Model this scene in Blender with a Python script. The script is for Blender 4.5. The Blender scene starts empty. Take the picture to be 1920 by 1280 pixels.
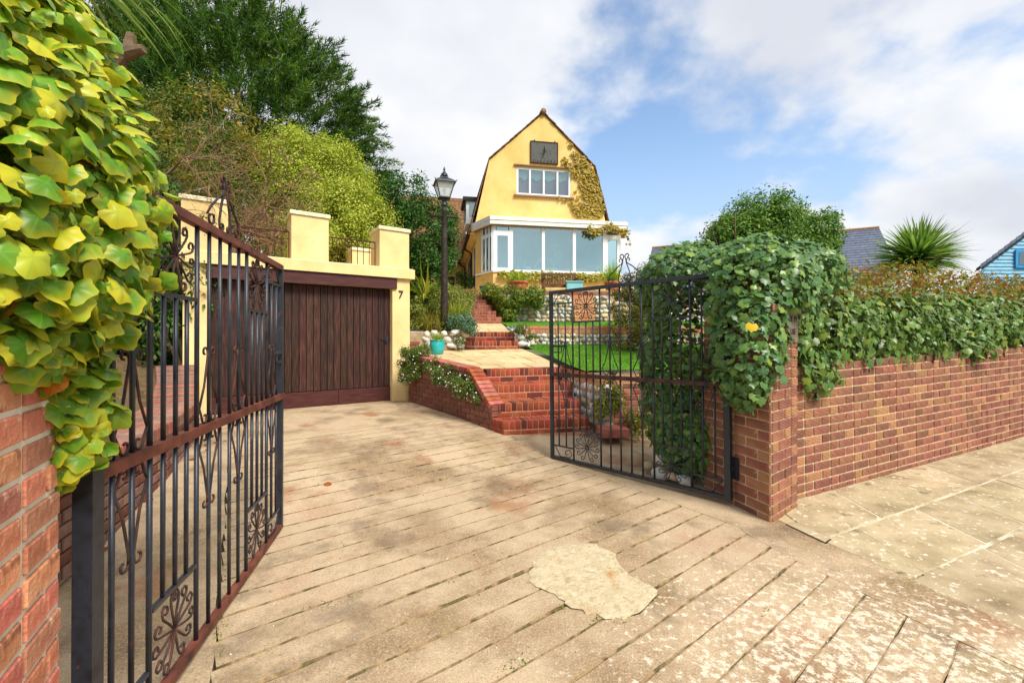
import bpy, math, random
import numpy as np
from mathutils import Vector, Matrix, noise

random.seed(11)
rng = np.random.default_rng(11)
scene = bpy.context.scene
C = scene.collection
R = math.radians

# ------------------------------------------------------------------ camera, sky, sun, exposure
CZ, FP = 1.33, 820.0                       # eye height (m), focal length in pixels of the 1920 px wide photograph
cam_d = bpy.data.cameras.new('camera'); cam = bpy.data.objects.new('camera', cam_d); C.objects.link(cam)
cam.location = (0, 0, CZ); cam.rotation_euler = (R(90), 0, 0)
cam_d.sensor_width = 36.0; cam_d.lens = FP / 1920 * 36.0; cam_d.shift_y = -8 / 1920
cam_d.clip_start = 0.02; cam_d.clip_end = 5000
scene.camera = cam

SUN = Vector((0.50, -0.62, 0.86)).normalized()
world = bpy.data.worlds.new('World'); scene.world = world; world.use_nodes = True
def build_world():
    nt = world.node_tree; N = nt.nodes; L = nt.links; N.clear()
    out = N.new('ShaderNodeOutputWorld'); bg = N.new('ShaderNodeBackground')
    sky = N.new('ShaderNodeTexSky'); sky.sky_type = 'NISHITA'; sky.sun_disc = False
    sky.sun_elevation = math.asin(SUN.z); sky.sun_rotation = math.atan2(SUN.x, SUN.y)
    sky.air_density = 1.0; sky.dust_density = 0.6; sky.ozone_density = 1.6
    tc = N.new('ShaderNodeTexCoord'); sep = N.new('ShaderNodeSeparateXYZ'); L.new(tc.outputs['Generated'], sep.inputs[0])
    zz = N.new('ShaderNodeMath'); zz.operation = 'MAXIMUM'; L.new(sep.outputs[2], zz.inputs[0]); zz.inputs[1].default_value = 0.0
    za = N.new('ShaderNodeMath'); za.operation = 'ADD'; L.new(zz.outputs[0], za.inputs[0]); za.inputs[1].default_value = 0.42
    dv = []
    for k in (0, 1):
        d = N.new('ShaderNodeMath'); d.operation = 'DIVIDE'; L.new(sep.outputs[k], d.inputs[0]); L.new(za.outputs[0], d.inputs[1]); dv.append(d)
    cb = N.new('ShaderNodeCombineXYZ'); L.new(dv[0].outputs[0], cb.inputs[0]); L.new(dv[1].outputs[0], cb.inputs[1])
    def nz(scale, detail, rough, off):
        mp = N.new('ShaderNodeMapping'); mp.inputs['Location'].default_value = off; L.new(cb.outputs[0], mp.inputs[0])
        n = N.new('ShaderNodeTexNoise'); n.inputs['Scale'].default_value = scale; n.inputs['Detail'].default_value = detail
        n.inputs['Roughness'].default_value = rough; L.new(mp.outputs[0], n.inputs['Vector']); return n
    a = nz(1.2, 9, 0.50, (CLX, CLY, 0.0)); b = nz(3.4, 7, 0.55, (1.3, 7.7, 3.0))
    ad = N.new('ShaderNodeMath'); ad.operation = 'MULTIPLY_ADD'; L.new(b.outputs[0], ad.inputs[0]); ad.inputs[1].default_value = 0.35; L.new(a.outputs[0], ad.inputs[2])
    mr = N.new('ShaderNodeMapRange'); mr.interpolation_type = 'SMOOTHSTEP'; L.new(ad.outputs[0], mr.inputs[0])
    mr.inputs[1].default_value = 0.535; mr.inputs[2].default_value = 0.645
    # lavender-grey bellies and white crests of the clouds
    c2 = nz(1.9, 5, 0.5, (4.1, 2.2, 1.0)); cr = N.new('ShaderNodeValToRGB'); L.new(c2.outputs[0], cr.inputs[0])
    cr.color_ramp.elements[0].position = 0.36; cr.color_ramp.elements[0].color = (2.75, 2.86, 3.15, 1)
    cr.color_ramp.elements[1].position = 0.60; cr.color_ramp.elements[1].color = (3.75, 3.8, 3.9, 1)
    tint = N.new('ShaderNodeMix'); tint.data_type = 'RGBA'; tint.blend_type = 'MULTIPLY'; tint.inputs[0].default_value = 1.0
    L.new(sky.outputs[0], tint.inputs[6]); tint.inputs[7].default_value = (.98, .98, .94, 1)
    mx = N.new('ShaderNodeMix'); mx.data_type = 'RGBA'; L.new(mr.outputs[0], mx.inputs[0]); L.new(tint.outputs[2], mx.inputs[6]); L.new(cr.outputs[0], mx.inputs[7])
    hz = N.new('ShaderNodeMapRange'); hz.interpolation_type = 'SMOOTHSTEP'; L.new(zz.outputs[0], hz.inputs[0]); hz.inputs[1].default_value = 0.0; hz.inputs[2].default_value = 0.45; hz.inputs[3].default_value = 0.92; hz.inputs[4].default_value = 0.0
    hm = N.new('ShaderNodeMix'); hm.data_type = 'RGBA'; L.new(hz.outputs[0], hm.inputs[0]); L.new(tint.outputs[2], hm.inputs[6]); hm.inputs[7].default_value = (1.9, 2.35, 3.05, 1); L.new(hm.outputs[2], mx.inputs[6])
    L.new(mx.outputs[2], bg.inputs[0]); bg.inputs[1].default_value = 0.15
    L.new(bg.outputs[0], out.inputs[0])
CLX, CLY = 6.7, 4.4
build_world()
sun_d = bpy.data.lights.new('sun', 'SUN'); sun_d.energy = 2.7; sun_d.angle = R(22); sun_d.color = (1.0, 0.95, 0.86)
sun = bpy.data.objects.new('sun', sun_d); C.objects.link(sun); sun.rotation_euler = (-SUN).to_track_quat('-Z', 'Y').to_euler()
vs = scene.view_settings; vs.view_transform = 'Standard'; vs.look = 'None'; vs.gamma = 1.0; vs.use_curve_mapping = False
vs.exposure = 0.85
scene.cycles.max_bounces = 6; scene.cycles.transparent_max_bounces = 8

# ------------------------------------------------------------------ helpers
def srgb(r, g, b, k=1.0):
    f = lambda c: ((c / 255 + 0.055) / 1.055) ** 2.4 if c > 10 else c / 255 / 12.92
    return (f(r) * k, f(g) * k, f(b) * k, 1.0)
def at(x, y, Y): return Vector(((x - 960) / FP * Y, Y, CZ - (y - 632) / FP * Y))      # a point of the place, from where it shows and how deep it lies
def gnd(x, y, z): return at(x, y, FP * (CZ - z) / (y - 632))
PM = {}
def put(o, kw):
    for k, v in kw.items():
        if v is not None: o[k] = v
    return o
def thing(name, label, cat, loc=(0, 0, 0), rot=(0, 0, 0), group=None, kind=None):
    o = bpy.data.objects.new(name, None); C.objects.link(o); o.location = loc; o.rotation_euler = rot; o.empty_display_size = 0.1
    PM[o.name] = Matrix.LocRotScale(Vector(loc), __import__('mathutils').Euler(rot), None)
    return put(o, dict(label=label, category=cat, group=group, kind=kind or 'thing'))
def wm(o): return PM.get(o.name, Matrix.Identity(4))
class MB:
    def __init__(s): s.v = []; s.f = []
    def add(s, vs_, fs):
        n = len(s.v); s.v += [Vector(p) for p in vs_]; s.f += [tuple(i + n for i in q) for q in fs]; return s
    def box(s, c, size, ax=None):
        c = Vector(c); X, Y, Z = ax or (Vector((1, 0, 0)), Vector((0, 1, 0)), Vector((0, 0, 1)))
        h = [d / 2 for d in size]
        P = [c + X * (h[0] * i) + Y * (h[1] * j) + Z * (h[2] * k) for k in (-1, 1) for j in (-1, 1) for i in (-1, 1)]
        return s.add(P, [(0, 2, 3, 1), (4, 5, 7, 6), (0, 1, 5, 4), (2, 6, 7, 3), (0, 4, 6, 2), (1, 3, 7, 5)])
    def bb(s, x0, x1, y0, y1, z0, z1): return s.box(((x0 + x1) / 2, (y0 + y1) / 2, (z0 + z1) / 2), (x1 - x0, y1 - y0, z1 - z0))
    def tube(s, pts, r, n=6, cap=True, flat=None):
        pts = [Vector(p) for p in pts]; m = len(pts); rr = r if isinstance(r, (list, tuple)) else [r] * m
        T = [(pts[min(i + 1, m - 1)] - pts[max(i - 1, 0)]).normalized() for i in range(m)]
        ref = Vector((0, 0, 1)) if abs(T[0].z) < 0.9 else Vector((1, 0, 0))
        U = T[0].cross(ref).normalized(); V = []; 
        for i in range(m):
            U = (U - T[i] * U.dot(T[i])); U = U.normalized() if U.length > 1e-6 else T[i].orthogonal().normalized()
            W = T[i].cross(U)
            for k in range(n):
                a = 2 * math.pi * (k + .5) / n; V.append(pts[i] + (U * math.cos(a) + W * math.sin(a)) * rr[i])
        F = [(i * n + k, i * n + (k + 1) % n, (i + 1) * n + (k + 1) % n, (i + 1) * n + k) for i in range(m - 1) for k in range(n)]
        if cap: F += [tuple(range(n - 1, -1, -1)), tuple((m - 1) * n + k for k in range(n))]
        return s.add(V, F)
    def lathe(s, prof, c=(0, 0, 0), n=24, cap=True):
        c = Vector(c); V = [c + Vector((r * math.cos(2 * math.pi * k / n), r * math.sin(2 * math.pi * k / n), z)) for r, z in prof for k in range(n)]
        m = len(prof); F = [(i * n + k, i * n + (k + 1) % n, (i + 1) * n + (k + 1) % n, (i + 1) * n + k) for i in range(m - 1) for k in range(n)]
        if cap: F += [tuple(range(n - 1, -1, -1)), tuple((m - 1) * n + k for k in range(n))]
        return s.add(V, F)
    def prism(s, poly, d):                       # poly: 3-D points of one face, d: extrusion vector
        P = [Vector(p) for p in poly]; n = len(P); d = Vector(d)
        return s.add(P + [p + d for p in P], [tuple(range(n)), tuple(range(2 * n - 1, n - 1, -1))] + [(i, i + n, (i + 1) % n + n, (i + 1) % n) for i in range(n)])
    def build(s, name, m, parent=None, smooth=False, origin=None, **kw):
        M = wm(parent) if parent else (Matrix.Translation(origin) if origin is not None else Matrix.Identity(4)); I = M.inverted()
        me = bpy.data.meshes.new(name); me.from_pydata([I @ p for p in s.v], [], s.f); me.materials.append(m)
        import bmesh
        bm = bmesh.new(); bm.from_mesh(me); bmesh.ops.recalc_face_normals(bm, faces=bm.faces); bm.to_mesh(me); bm.free()
        if smooth: me.shade_smooth()
        o = bpy.data.objects.new(name, me); C.objects.link(o)
        if parent: o.parent = parent
        elif origin is not None: o.location = origin
        PM[o.name] = M
        return put(o, kw)
def inst(name, me, M, parent=None, m=None, **kw):
    o = bpy.data.objects.new(name, me); C.objects.link(o)
    if parent: o.parent = parent; M = wm(parent).inverted() @ M
    o.matrix_basis = M
    return put(o, kw)
def frame(c, X, Y, Z): return Matrix((( X.x, Y.x, Z.x, c.x), (X.y, Y.y, Z.y, c.y), (X.z, Y.z, Z.z, c.z), (0, 0, 0, 1)))
_cb = {}
def chamfer(lx, ly, lz, b, m):                   # a block with worn, bevelled edges; alike blocks share it
    key = (round(lx, 3), round(ly, 3), round(lz, 3), b, m.name)
    if key in _cb: return _cb[key]
    h = (lx / 2, ly / 2, lz / 2); idx = {}; V = []
    for sx in (-1, 1):
        for sy in (-1, 1):
            for sz in (-1, 1):
                for k in range(3):
                    p = [sx * (h[0] - b), sy * (h[1] - b), sz * (h[2] - b)]; p[k] = (sx, sy, sz)[k] * h[k]
                    idx[sx, sy, sz, k] = len(V); V.append(p)
    F = []
    for k in range(3):
        i, j = [(1, 2), (2, 0), (0, 1)][k]
        for sg in (-1, 1):
            q = []
            for a, c in ((-1, -1), (1, -1), (1, 1), (-1, 1)):
                s_ = [0, 0, 0]; s_[k] = sg; s_[i] = a; s_[j] = c; q.append(idx[tuple(s_) + (k,)])
            F.append(q if sg > 0 else q[::-1])
        for a in (-1, 1):
            for c in (-1, 1):                    # edges parallel to axis k
                s0 = [0, 0, 0]; s0[i] = a; s0[j] = c; s1 = list(s0); s0[k] = -1; s1[k] = 1
                F.append([idx[tuple(s0) + (i,)], idx[tuple(s1) + (i,)], idx[tuple(s1) + (j,)], idx[tuple(s0) + (j,)]])
    for sx in (-1, 1):
        for sy in (-1, 1):
            for sz in (-1, 1): F.append([idx[sx, sy, sz, k] for k in range(3)])
    me = bpy.data.meshes.new('block'); me.from_pydata(V, [], F); me.materials.append(m)
    import bmesh
    bm = bmesh.new(); bm.from_mesh(me); bmesh.ops.recalc_face_normals(bm, faces=bm.faces); bm.to_mesh(me); bm.free()
    _cb[key] = me; return me
def pieces(parent, specs, name='brick', limit=300, bev=0.005, rest='brick_courses', wob=0.006):
    specs = sorted(specs, key=lambda q: (q[0] - cam.location).length)
    mb = {}
    for i, (c, X, Y, Z, d, m) in enumerate(specs):
        a = random.uniform(-wob, wob) * 2; X2 = (X + Y * a).normalized(); Y2 = (Y - X * a).normalized()
        c2 = c + Y * random.uniform(-.002, .002)
        me = chamfer(*d, bev, m)
        M = frame(c2, X2, Y2, Z)
        if i < limit: inst(name, me, M, parent)
        else:
            b = mb.setdefault(m.name, (MB(), m))[0]
            b.add([M @ v.co for v in me.vertices], [tuple(p.vertices) for p in me.polygons])
    for b, m in mb.values(): b.build(rest, m, parent, kind='stuff')

# ---------- materials
def nodes(name):
    m = bpy.data.materials.new(name); m.use_nodes = True; nt = m.node_tree
    return m, nt, nt.nodes, nt.links, nt.nodes['Principled BSDF']
def noise_n(N, L, vec, scale, detail=6, rough=.55, dist=0.0):
    n = N.new('ShaderNodeTexNoise'); n.inputs['Scale'].default_value = scale; n.inputs['Detail'].default_value = detail
    n.inputs['Roughness'].default_value = rough; n.inputs['Distortion'].default_value = dist; L.new(vec, n.inputs['Vector']); return n.outputs[0]
def ramp_n(N, L, fac, cols, lo=.3, hi=.7):
    r = N.new('ShaderNodeValToRGB'); L.new(fac, r.inputs[0]); e = r.color_ramp.elements
    while len(e) < len(cols): e.new(.5)
    for i, c in enumerate(cols): e[i].position = lo + (hi - lo) * i / max(1, len(cols) - 1); e[i].color = c
    return r.outputs[0]
def mix_n(N, L, fac, a, b, mode='MIX'):
    x = N.new('ShaderNodeMix'); x.data_type = 'RGBA'; x.blend_type = mode
    if isinstance(fac, (int, float)): x.inputs[0].default_value = fac
    else: L.new(fac, x.inputs[0])
    for i, q in ((6, a), (7, b)):
        if isinstance(q, tuple): x.inputs[i].default_value = q
        else: L.new(q, x.inputs[i])
    return x.outputs[2]
def step_n(N, L, fac, lo, hi, a=0., b=1.):
    r = N.new('ShaderNodeMapRange'); r.interpolation_type = 'SMOOTHSTEP'; L.new(fac, r.inputs[0])
    r.inputs[1].default_value = lo; r.inputs[2].default_value = hi; r.inputs[3].default_value = a; r.inputs[4].default_value = b; return r.outputs[0]
def math_n(N, L, op, a, b=None):
    m = N.new('ShaderNodeMath'); m.operation = op
    for i, q in enumerate((a, b)):
        if q is None: continue
        if isinstance(q, (int, float)): m.inputs[i].default_value = q
        else: L.new(q, m.inputs[i])
    return m.outputs[0]
def surf(name, cols, scale=6, lo=.3, hi=.7, rough=.8, bump=.15, bscale=60, bdist=.01, rnd=0, spots=(), spec=.3, coords='world', stretch=None, ridges=None, metal=0, detail=7):
    """cols: tints mixed by noise; rnd: value spread from piece to piece; spots: (colour, noise scale, threshold, width) patches"""
    m, nt, N, L, P = nodes(name)
    tc = N.new('ShaderNodeTexCoord'); ge = N.new('ShaderNodeNewGeometry')
    vec = ge.outputs['Position'] if coords == 'world' else tc.outputs['Object']
    raw = vec
    if stretch:
        mp = N.new('ShaderNodeMapping'); mp.inputs['Scale'].default_value = stretch; L.new(vec, mp.inputs[0]); vec = mp.outputs[0]
    col = ramp_n(N, L, noise_n(N, L, vec, scale, detail), cols, lo, hi)
    for k, (c, s_, th, w) in enumerate(spots):
        mp = N.new('ShaderNodeMapping'); mp.inputs['Location'].default_value = (3.7 * k + 1, 9.1 * k, 2.2); L.new(vec, mp.inputs[0])
        col = mix_n(N, L, step_n(N, L, noise_n(N, L, mp.outputs[0], s_, 8, .6), th, th + w), col, c)
    if rnd:
        oi = N.new('ShaderNodeObjectInfo'); hs = N.new('ShaderNodeHueSaturation'); L.new(col, hs.inputs['Color'])
        v = step_n(N, L, oi.outputs['Random'], 0, 1, 1 - rnd, 1 + rnd); L.new(v, hs.inputs['Value'])
        fr = math_n(N, L, 'FRACT', math_n(N, L, 'MULTIPLY', oi.outputs['Random'], 17.3))
        mr = N.new('ShaderNodeMapRange'); L.new(fr, mr.inputs[0]); mr.inputs[3].default_value = .5 - .03 * rnd * 2; mr.inputs[4].default_value = .5 + .03 * rnd * 2; L.new(mr.outputs[0], hs.inputs['Hue'])
        col = hs.outputs[0]
    L.new(col, P.inputs['Base Color']); P.inputs['Roughness'].default_value = rough; P.inputs['Specular IOR Level'].default_value = spec; P.inputs['Metallic'].default_value = metal
    if bump:
        h = noise_n(N, L, vec, bscale, 5, .6)
        if ridges:
            wv = N.new('ShaderNodeTexWave'); wv.wave_type = 'BANDS'; wv.bands_direction = ridges[0]; wv.inputs['Scale'].default_value = ridges[1]; wv.inputs['Distortion'].default_value = 1.5; wv.inputs['Detail'].default_value = 2
            L.new(tc.outputs['Object'], wv.inputs[0]); h = math_n(N, L, 'ADD', h, math_n(N, L, 'MULTIPLY', wv.outputs['Fac'], ridges[2]))
        b = N.new('ShaderNodeBump'); b.inputs['Strength'].default_value = bump; b.inputs['Distance'].default_value = bdist; L.new(h, b.inputs['Height']); L.new(b.outputs[0], P.inputs['Normal'])
    return m
def leafmat(name, cols, mode='attr', rim=None, rough=.45, trans=.38, patch=None):
    m, nt, N, L, P = nodes(name)
    if mode == 'attr':
        a = N.new('ShaderNodeAttribute'); a.attribute_name = 'rnd'; fac = a.outputs['Fac']
    else: fac = N.new('ShaderNodeObjectInfo').outputs['Random']
    col = ramp_n(N, L, fac, cols, .02, .98)
    if rim:
        e = N.new('ShaderNodeAttribute'); e.attribute_name = 'edge'
        f2 = math_n(N, L, 'FRACT', math_n(N, L, 'MULTIPLY', fac, 13.7))
        ge = N.new('ShaderNodeNewGeometry')
        nn = noise_n(N, L, ge.outputs['Position'], 22, 3)
        w = math_n(N, L, 'MULTIPLY', math_n(N, L, 'MULTIPLY', math_n(N, L, 'POWER', e.outputs['Fac'], 1.6), math_n(N, L, 'ADD', f2, .1)), math_n(N, L, 'MULTIPLY', nn, 1.9))
        col = mix_n(N, L, w, col, rim)
        ve = N.new('ShaderNodeAttribute'); ve.attribute_name = 'vein'
        col = mix_n(N, L, math_n(N, L, 'MULTIPLY', math_n(N, L, 'POWER', ve.outputs['Fac'], 5.0), .45), col, patch or rim)
    L.new(col, P.inputs['Base Color']); P.inputs['Roughness'].default_value = rough; P.inputs['Specular IOR Level'].default_value = .35
    tr = N.new('ShaderNodeBsdfTranslucent'); L.new(col, tr.inputs[0]); mx = N.new('ShaderNodeMixShader'); mx.inputs[0].default_value = trans
    L.new(P.outputs[0], mx.inputs[1]); L.new(tr.outputs[0], mx.inputs[2]); L.new(mx.outputs[0], N['Material Output'].inputs[0])
    return m

# ---------- foliage
def leaf_heart():                                 # broad, shallow-lobed leaf with a cupped blade
    n = 22; V = [(0, .40, .06)]; E = [0.]; Wn = [1.]
    for rr, z_, e in ((.55, .045, .35), (1.0, -.05, 1.0)):
        for i in range(n):
            a = 2 * math.pi * i / n - math.pi / 2
            r = .47 * (1 + .10 * math.cos(5 * (a - math.pi / 2))) * (1 + .16 * max(0, math.sin(a)) ** 6) * (1 - .42 * max(0, -math.sin(a)) ** 14)
            x, y = r * math.cos(a) * 1.08, .42 + r * math.sin(a)
            V.append((x * rr, .40 + (y - .40) * rr, z_ - .10 * rr * rr * (x * 2) ** 2 + .02 * math.cos(5 * a))); E.append(e); Wn.append(1. if i % 4 == 3 or i == 11 else .0)
    F = [(0, 1 + i, 1 + (i + 1) % n) for i in range(n)]
    for i in range(n): j = (i + 1) % n; F += [(1 + i, 1 + n + i, 1 + n + j), (1 + i, 1 + n + j, 1 + j)]
    return np.array(V), np.array(F), np.array(E), np.array(Wn)
def leaf_ivy(kind=0):
    o = {0: [(0, .02), (.2, -.1), (.47, .08), (.36, .34), (.5, .56), (.24, .62), (0, 1.0)],
         1: [(0, .04), (.24, -.1), (.5, .1), (.53, .4), (.42, .62), (.2, .78), (0, .98)],
         2: [(0, .05), (.3, -.12), (.56, .12), (.5, .42), (.45, .58), (.2, .66), (0, .86)], 3: None}[kind]
    if kind == 3: return leaf_heart()
    full = o + [(-x, y) for x, y in o[-2:0:-1]]
    V = [(0, .36, .05)] + [(x, y, -.07 * (abs(x) * 2) ** 2 - .05 * y * y) for x, y in full]; n = len(full)
    F = [(0, 1 + i, 1 + (i + 1) % n) for i in range(n)]
    vein = [1.0] + [1.0 if i in (0, 2, 4, 6, 8, 10) else 0.0 for i in range(n)]
    return np.array(V), np.array(F), np.array([0.] + [1.] * n), np.array(vein)
T_IVY = [leaf_ivy(k) for k in range(4)]
T_OVAL = (np.array([(0, 0, 0), (.24, .45, -.05), (0, 1, -.02), (-.24, .45, -.05), (0, .45, .04)], float), np.array([(0, 1, 4), (1, 2, 4), (2, 3, 4), (3, 0, 4)]), np.zeros(5), np.zeros(5))
T_DIA = (np.array([(0, 0, 0), (.27, .5, .06), (0, 1, 0), (-.27, .5, .06)], float), np.array([(0, 1, 2), (0, 2, 3)]), np.zeros(4), np.zeros(4))
T_NEEDLE = (np.array([(-.07, 0, 0), (.07, 0, 0), (.05, .5, .02), (0, 1, 0), (-.05, .5, .02)], float), np.array([(0, 1, 2), (0, 2, 4), (4, 2, 3)]), np.zeros(5), np.zeros(5))
T_TWIG = (np.array([(-.012, 0, 0), (.012, 0, 0), (.03, .5, .03), (.01, 1, 0), (.012, .5, .03)], float), np.array([(0, 1, 2), (0, 2, 4), (4, 2, 3)]), np.zeros(5), np.zeros(5))
T_BLADE = (np.array([(-.02, 0, 0), (.02, 0, 0), (.018, .5, .1), (-.018, .5, .1), (0, 1, .35)], float), np.array([(0, 1, 2), (0, 2, 3), (3, 2, 4)]), np.zeros(5), np.zeros(5))
def unit(a): return a / np.maximum(np.linalg.norm(a, axis=1, keepdims=True), 1e-9)
def rdir(n): return unit(rng.normal(size=(n, 3)))
def axes(Nrm, tip):
    z = unit(Nrm); y = unit(tip - z * np.sum(tip * z, 1, keepdims=True)); x = np.cross(y, z)
    return np.stack([x, y, z], axis=2)
def mesh_np(name, V, F, m, rnd=None, edge=None, vein=None, smooth=True):
    me = bpy.data.meshes.new(name); k = F.shape[1]
    me.vertices.add(len(V)); me.vertices.foreach_set('co', V.astype(np.float32).ravel())
    me.loops.add(F.size); me.loops.foreach_set('vertex_index', F.astype(np.int32).ravel())
    me.polygons.add(len(F)); me.polygons.foreach_set('loop_start', np.arange(0, F.size, k, dtype=np.int32))
    me.update(calc_edges=True)
    for nm, arr, dom in (('rnd', rnd, 'FACE'), ('edge', edge, 'POINT'), ('vein', vein, 'POINT')):
        if arr is not None:
            at_ = me.attributes.new(nm, 'FLOAT', dom); at_.data.foreach_set('value', arr.astype(np.float32))
    me.materials.append(m)
    if smooth: me.shade_smooth()
    return me
def scatter(name, T, P, A, S, m, parent=None, rnd=None, **kw):
    V0, F0, E0, W0 = T; n = len(P)
    if rnd is None: rnd = rng.random(n)
    V = (np.einsum('nij,kj->nki', A, V0) * np.reshape(S, (-1, 1, 1)) + P[:, None, :]).reshape(-1, 3)
    F = (F0[None] + (np.arange(n) * len(V0))[:, None, None]).reshape(-1, 3)
    if parent:
        I = np.array(wm(parent).inverted()); V = V @ I[:3, :3].T + I[:3, 3]
    me = mesh_np(name, V, F, m, np.repeat(rnd, len(F0)), np.tile(E0, n), np.tile(W0, n))
    o = bpy.data.objects.new(name, me); C.objects.link(o)
    if parent: o.parent = parent
    return put(o, kw)
def crown(c, r, nclump, per, cr, shell=.7, up=.3, flat=1.0):
    d = rdir(nclump); cc = np.array(c) + d * np.array(r) * (shell + (1 - shell) * rng.random((nclump, 1)) ** .6)
    q = rdir(nclump * per); rad = rng.random((nclump * per, 1)) ** .45
    sz = np.repeat(cr * (.65 + .7 * rng.random((nclump, 1))), per, 0)
    P = np.repeat(cc, per, 0) + q * rad * sz * np.array([1, 1, flat])
    Nn = unit(q * .8 + np.repeat(d, per, 0) * .7 + np.array([0, 0, up]) + rng.normal(size=q.shape) * .35)
    return P, Nn
def hang(n, k=.7): return rdir(n) * (1 - k) + np.array([0, 0, -1.]) * k
# ------------------------------------------------------------------ materials
def concrete():
    m, nt, N, L, P = nodes('weathered_concrete'); ge = N.new('ShaderNodeNewGeometry'); v = ge.outputs['Position']
    col = ramp_n(N, L, noise_n(N, L, v, 1.1, 8, .6), [srgb(114, 92, 68), srgb(154, 130, 102), srgb(188, 166, 136), srgb(178, 148, 122)], .30, .66)
    fine = noise_n(N, L, v, 95, 4, .7)
    col = mix_n(N, L, step_n(N, L, fine, .46, .66, 0, .55), col, srgb(212, 186, 146))
    col = mix_n(N, L, step_n(N, L, noise_n(N, L, v, 140, 3, .7), .54, .66, 0, .6), col, srgb(104, 76, 50))
    mp = N.new('ShaderNodeMapping'); mp.inputs['Location'].default_value = (5, 2, 1); L.new(v, mp.inputs[0])
    col = mix_n(N, L, step_n(N, L, noise_n(N, L, mp.outputs[0], 2.3, 8, .62), .52, .72, 0, .45), col, srgb(124, 110, 66))        # algae
    mp = N.new('ShaderNodeMapping'); mp.inputs['Location'].default_value = (1, 8, 4); L.new(v, mp.inputs[0])
    col = mix_n(N, L, step_n(N, L, noise_n(N, L, mp.outputs[0], 1.7, 9, .68), .50, .66, 0, .55), col, srgb(96, 80, 66))         # soot stains
    mp = N.new('ShaderNodeMapping'); mp.inputs['Location'].default_value = (7, 3, 9); L.new(v, mp.inputs[0])
    col = mix_n(N, L, step_n(N, L, noise_n(N, L, mp.outputs[0], 1.3, 6, .6), .57, .70, 0, .65), col, srgb(148, 90, 54))          # rust bleed
    # lichen: pale round patches, thickest on the crossing by the pavement
    sp = N.new('ShaderNodeVectorMath'); sp.operation = 'DISTANCE'; L.new(v, sp.inputs[0]); sp.inputs[1].default_value = (1.55, 1.5, 0)
    zone = step_n(N, L, sp.outputs['Value'], .35, 1.9, 1, 0)
    ln = noise_n(N, L, v, 24, 9, .75)
    mp = N.new('ShaderNodeMapping'); mp.inputs['Scale'].default_value = (1, 1, 1); L.new(v, mp.inputs[0])
    vo = N.new('ShaderNodeTexVoronoi'); vo.inputs['Scale'].default_value = 30; L.new(v, vo.inputs[0])
    blob = math_n(N, L, 'SUBTRACT', math_n(N, L, 'ADD', ln, math_n(N, L, 'MULTIPLY', zone, .17)), math_n(N, L, 'MULTIPLY', vo.outputs['Distance'], .16))
    col = mix_n(N, L, step_n(N, L, blob, .56, .64, 0, .72), col, srgb(228, 216, 194))
    L.new(col, P.inputs['Base Color']); P.inputs['Roughness'].default_value = .9; P.inputs['Specular IOR Level'].default_value = .15
    h = math_n(N, L, 'ADD', fine, math_n(N, L, 'MULTIPLY', noise_n(N, L, v, 18, 6, .6), 1.5))
    b = N.new('ShaderNodeBump'); b.inputs['Strength'].default_value = .5; b.inputs['Distance'].default_value = .006; L.new(h, b.inputs['Height']); L.new(b.outputs[0], P.inputs['Normal'])
    return m
M_CONC = concrete()
M_DIRT = surf('joint_dirt', [srgb(40, 30, 20), srgb(66, 52, 32), srgb(58, 60, 28)], 12, rough=1)
M_PATCH = surf('patch_concrete', [srgb(168, 150, 116), srgb(202, 186, 152), srgb(186, 168, 132), srgb(212, 198, 168)], 9, rough=.9, bump=.7, bscale=55, detail=9, spots=[(srgb(176, 124, 66), 4, .56, .14), (srgb(120, 98, 70), 15, .69, .05), (srgb(168, 150, 114), 40, .56, .1)])
M_PAVE = surf('pavement_slab', [srgb(136, 118, 88), srgb(168, 150, 116), srgb(190, 172, 138), srgb(160, 140, 108)], 2.6, rough=.9, bump=.4, bscale=60, rnd=.07, spots=[(srgb(224, 214, 192), 26, .58, .08), (srgb(118, 102, 74), 5, .58, .14)])
M_PAVEJ = surf('pavement_mortar', [srgb(140, 122, 92), srgb(206, 194, 168), srgb(230, 222, 204)], 5)
M_PATIO = surf('sandstone', [srgb(176, 148, 100), srgb(206, 182, 138), srgb(194, 168, 118)], 3, rough=.85, bump=.3, rnd=.1)
M_MORTAR = surf('mortar', [srgb(176, 150, 116), srgb(202, 180, 146), srgb(186, 160, 122)], 14, rough=.95, bump=.5, bscale=70)
BR = dict(scale=9, rough=.9, bump=.7, bscale=45, bdist=.005, rnd=.16, coords='object', ridges=('Z', 27, 2.2))
M_BRK = [surf('rustic_brick', [srgb(136, 86, 66), srgb(160, 104, 82), srgb(176, 122, 98)], spots=[(srgb(124, 78, 70), 10, .60, .1), (srgb(204, 168, 136), 16, .66, .06)], **BR),
         surf('plum_brick', [srgb(124, 80, 66), srgb(146, 96, 78), srgb(160, 110, 90)], spots=[(srgb(196, 160, 130), 15, .66, .06)], **BR),
         surf('buff_brick', [srgb(160, 112, 78), srgb(178, 128, 92), srgb(148, 100, 72)], spots=[(srgb(206, 176, 140), 15, .62, .06)], **BR)]
BRN = dict(BR, ridges=None, bump=1.0, bscale=34, bdist=.012, scale=14)
M_NEARB = [surf('orange_brick', [srgb(196, 122, 88), srgb(216, 146, 108), srgb(226, 164, 126)], spots=[(srgb(160, 98, 74), 12, .58, .08), (srgb(226, 168, 100), 14, .62, .06)], **BRN), surf('brown_brick_near', [srgb(166, 106, 84), srgb(188, 128, 102)], spots=[(srgb(206, 170, 140), 12, .62, .06)], **BRN),
           surf('red_brick_near', [srgb(190, 110, 86), srgb(208, 132, 106)], spots=[(srgb(216, 180, 150), 12, .64, .06)], **BRN)]
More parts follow.
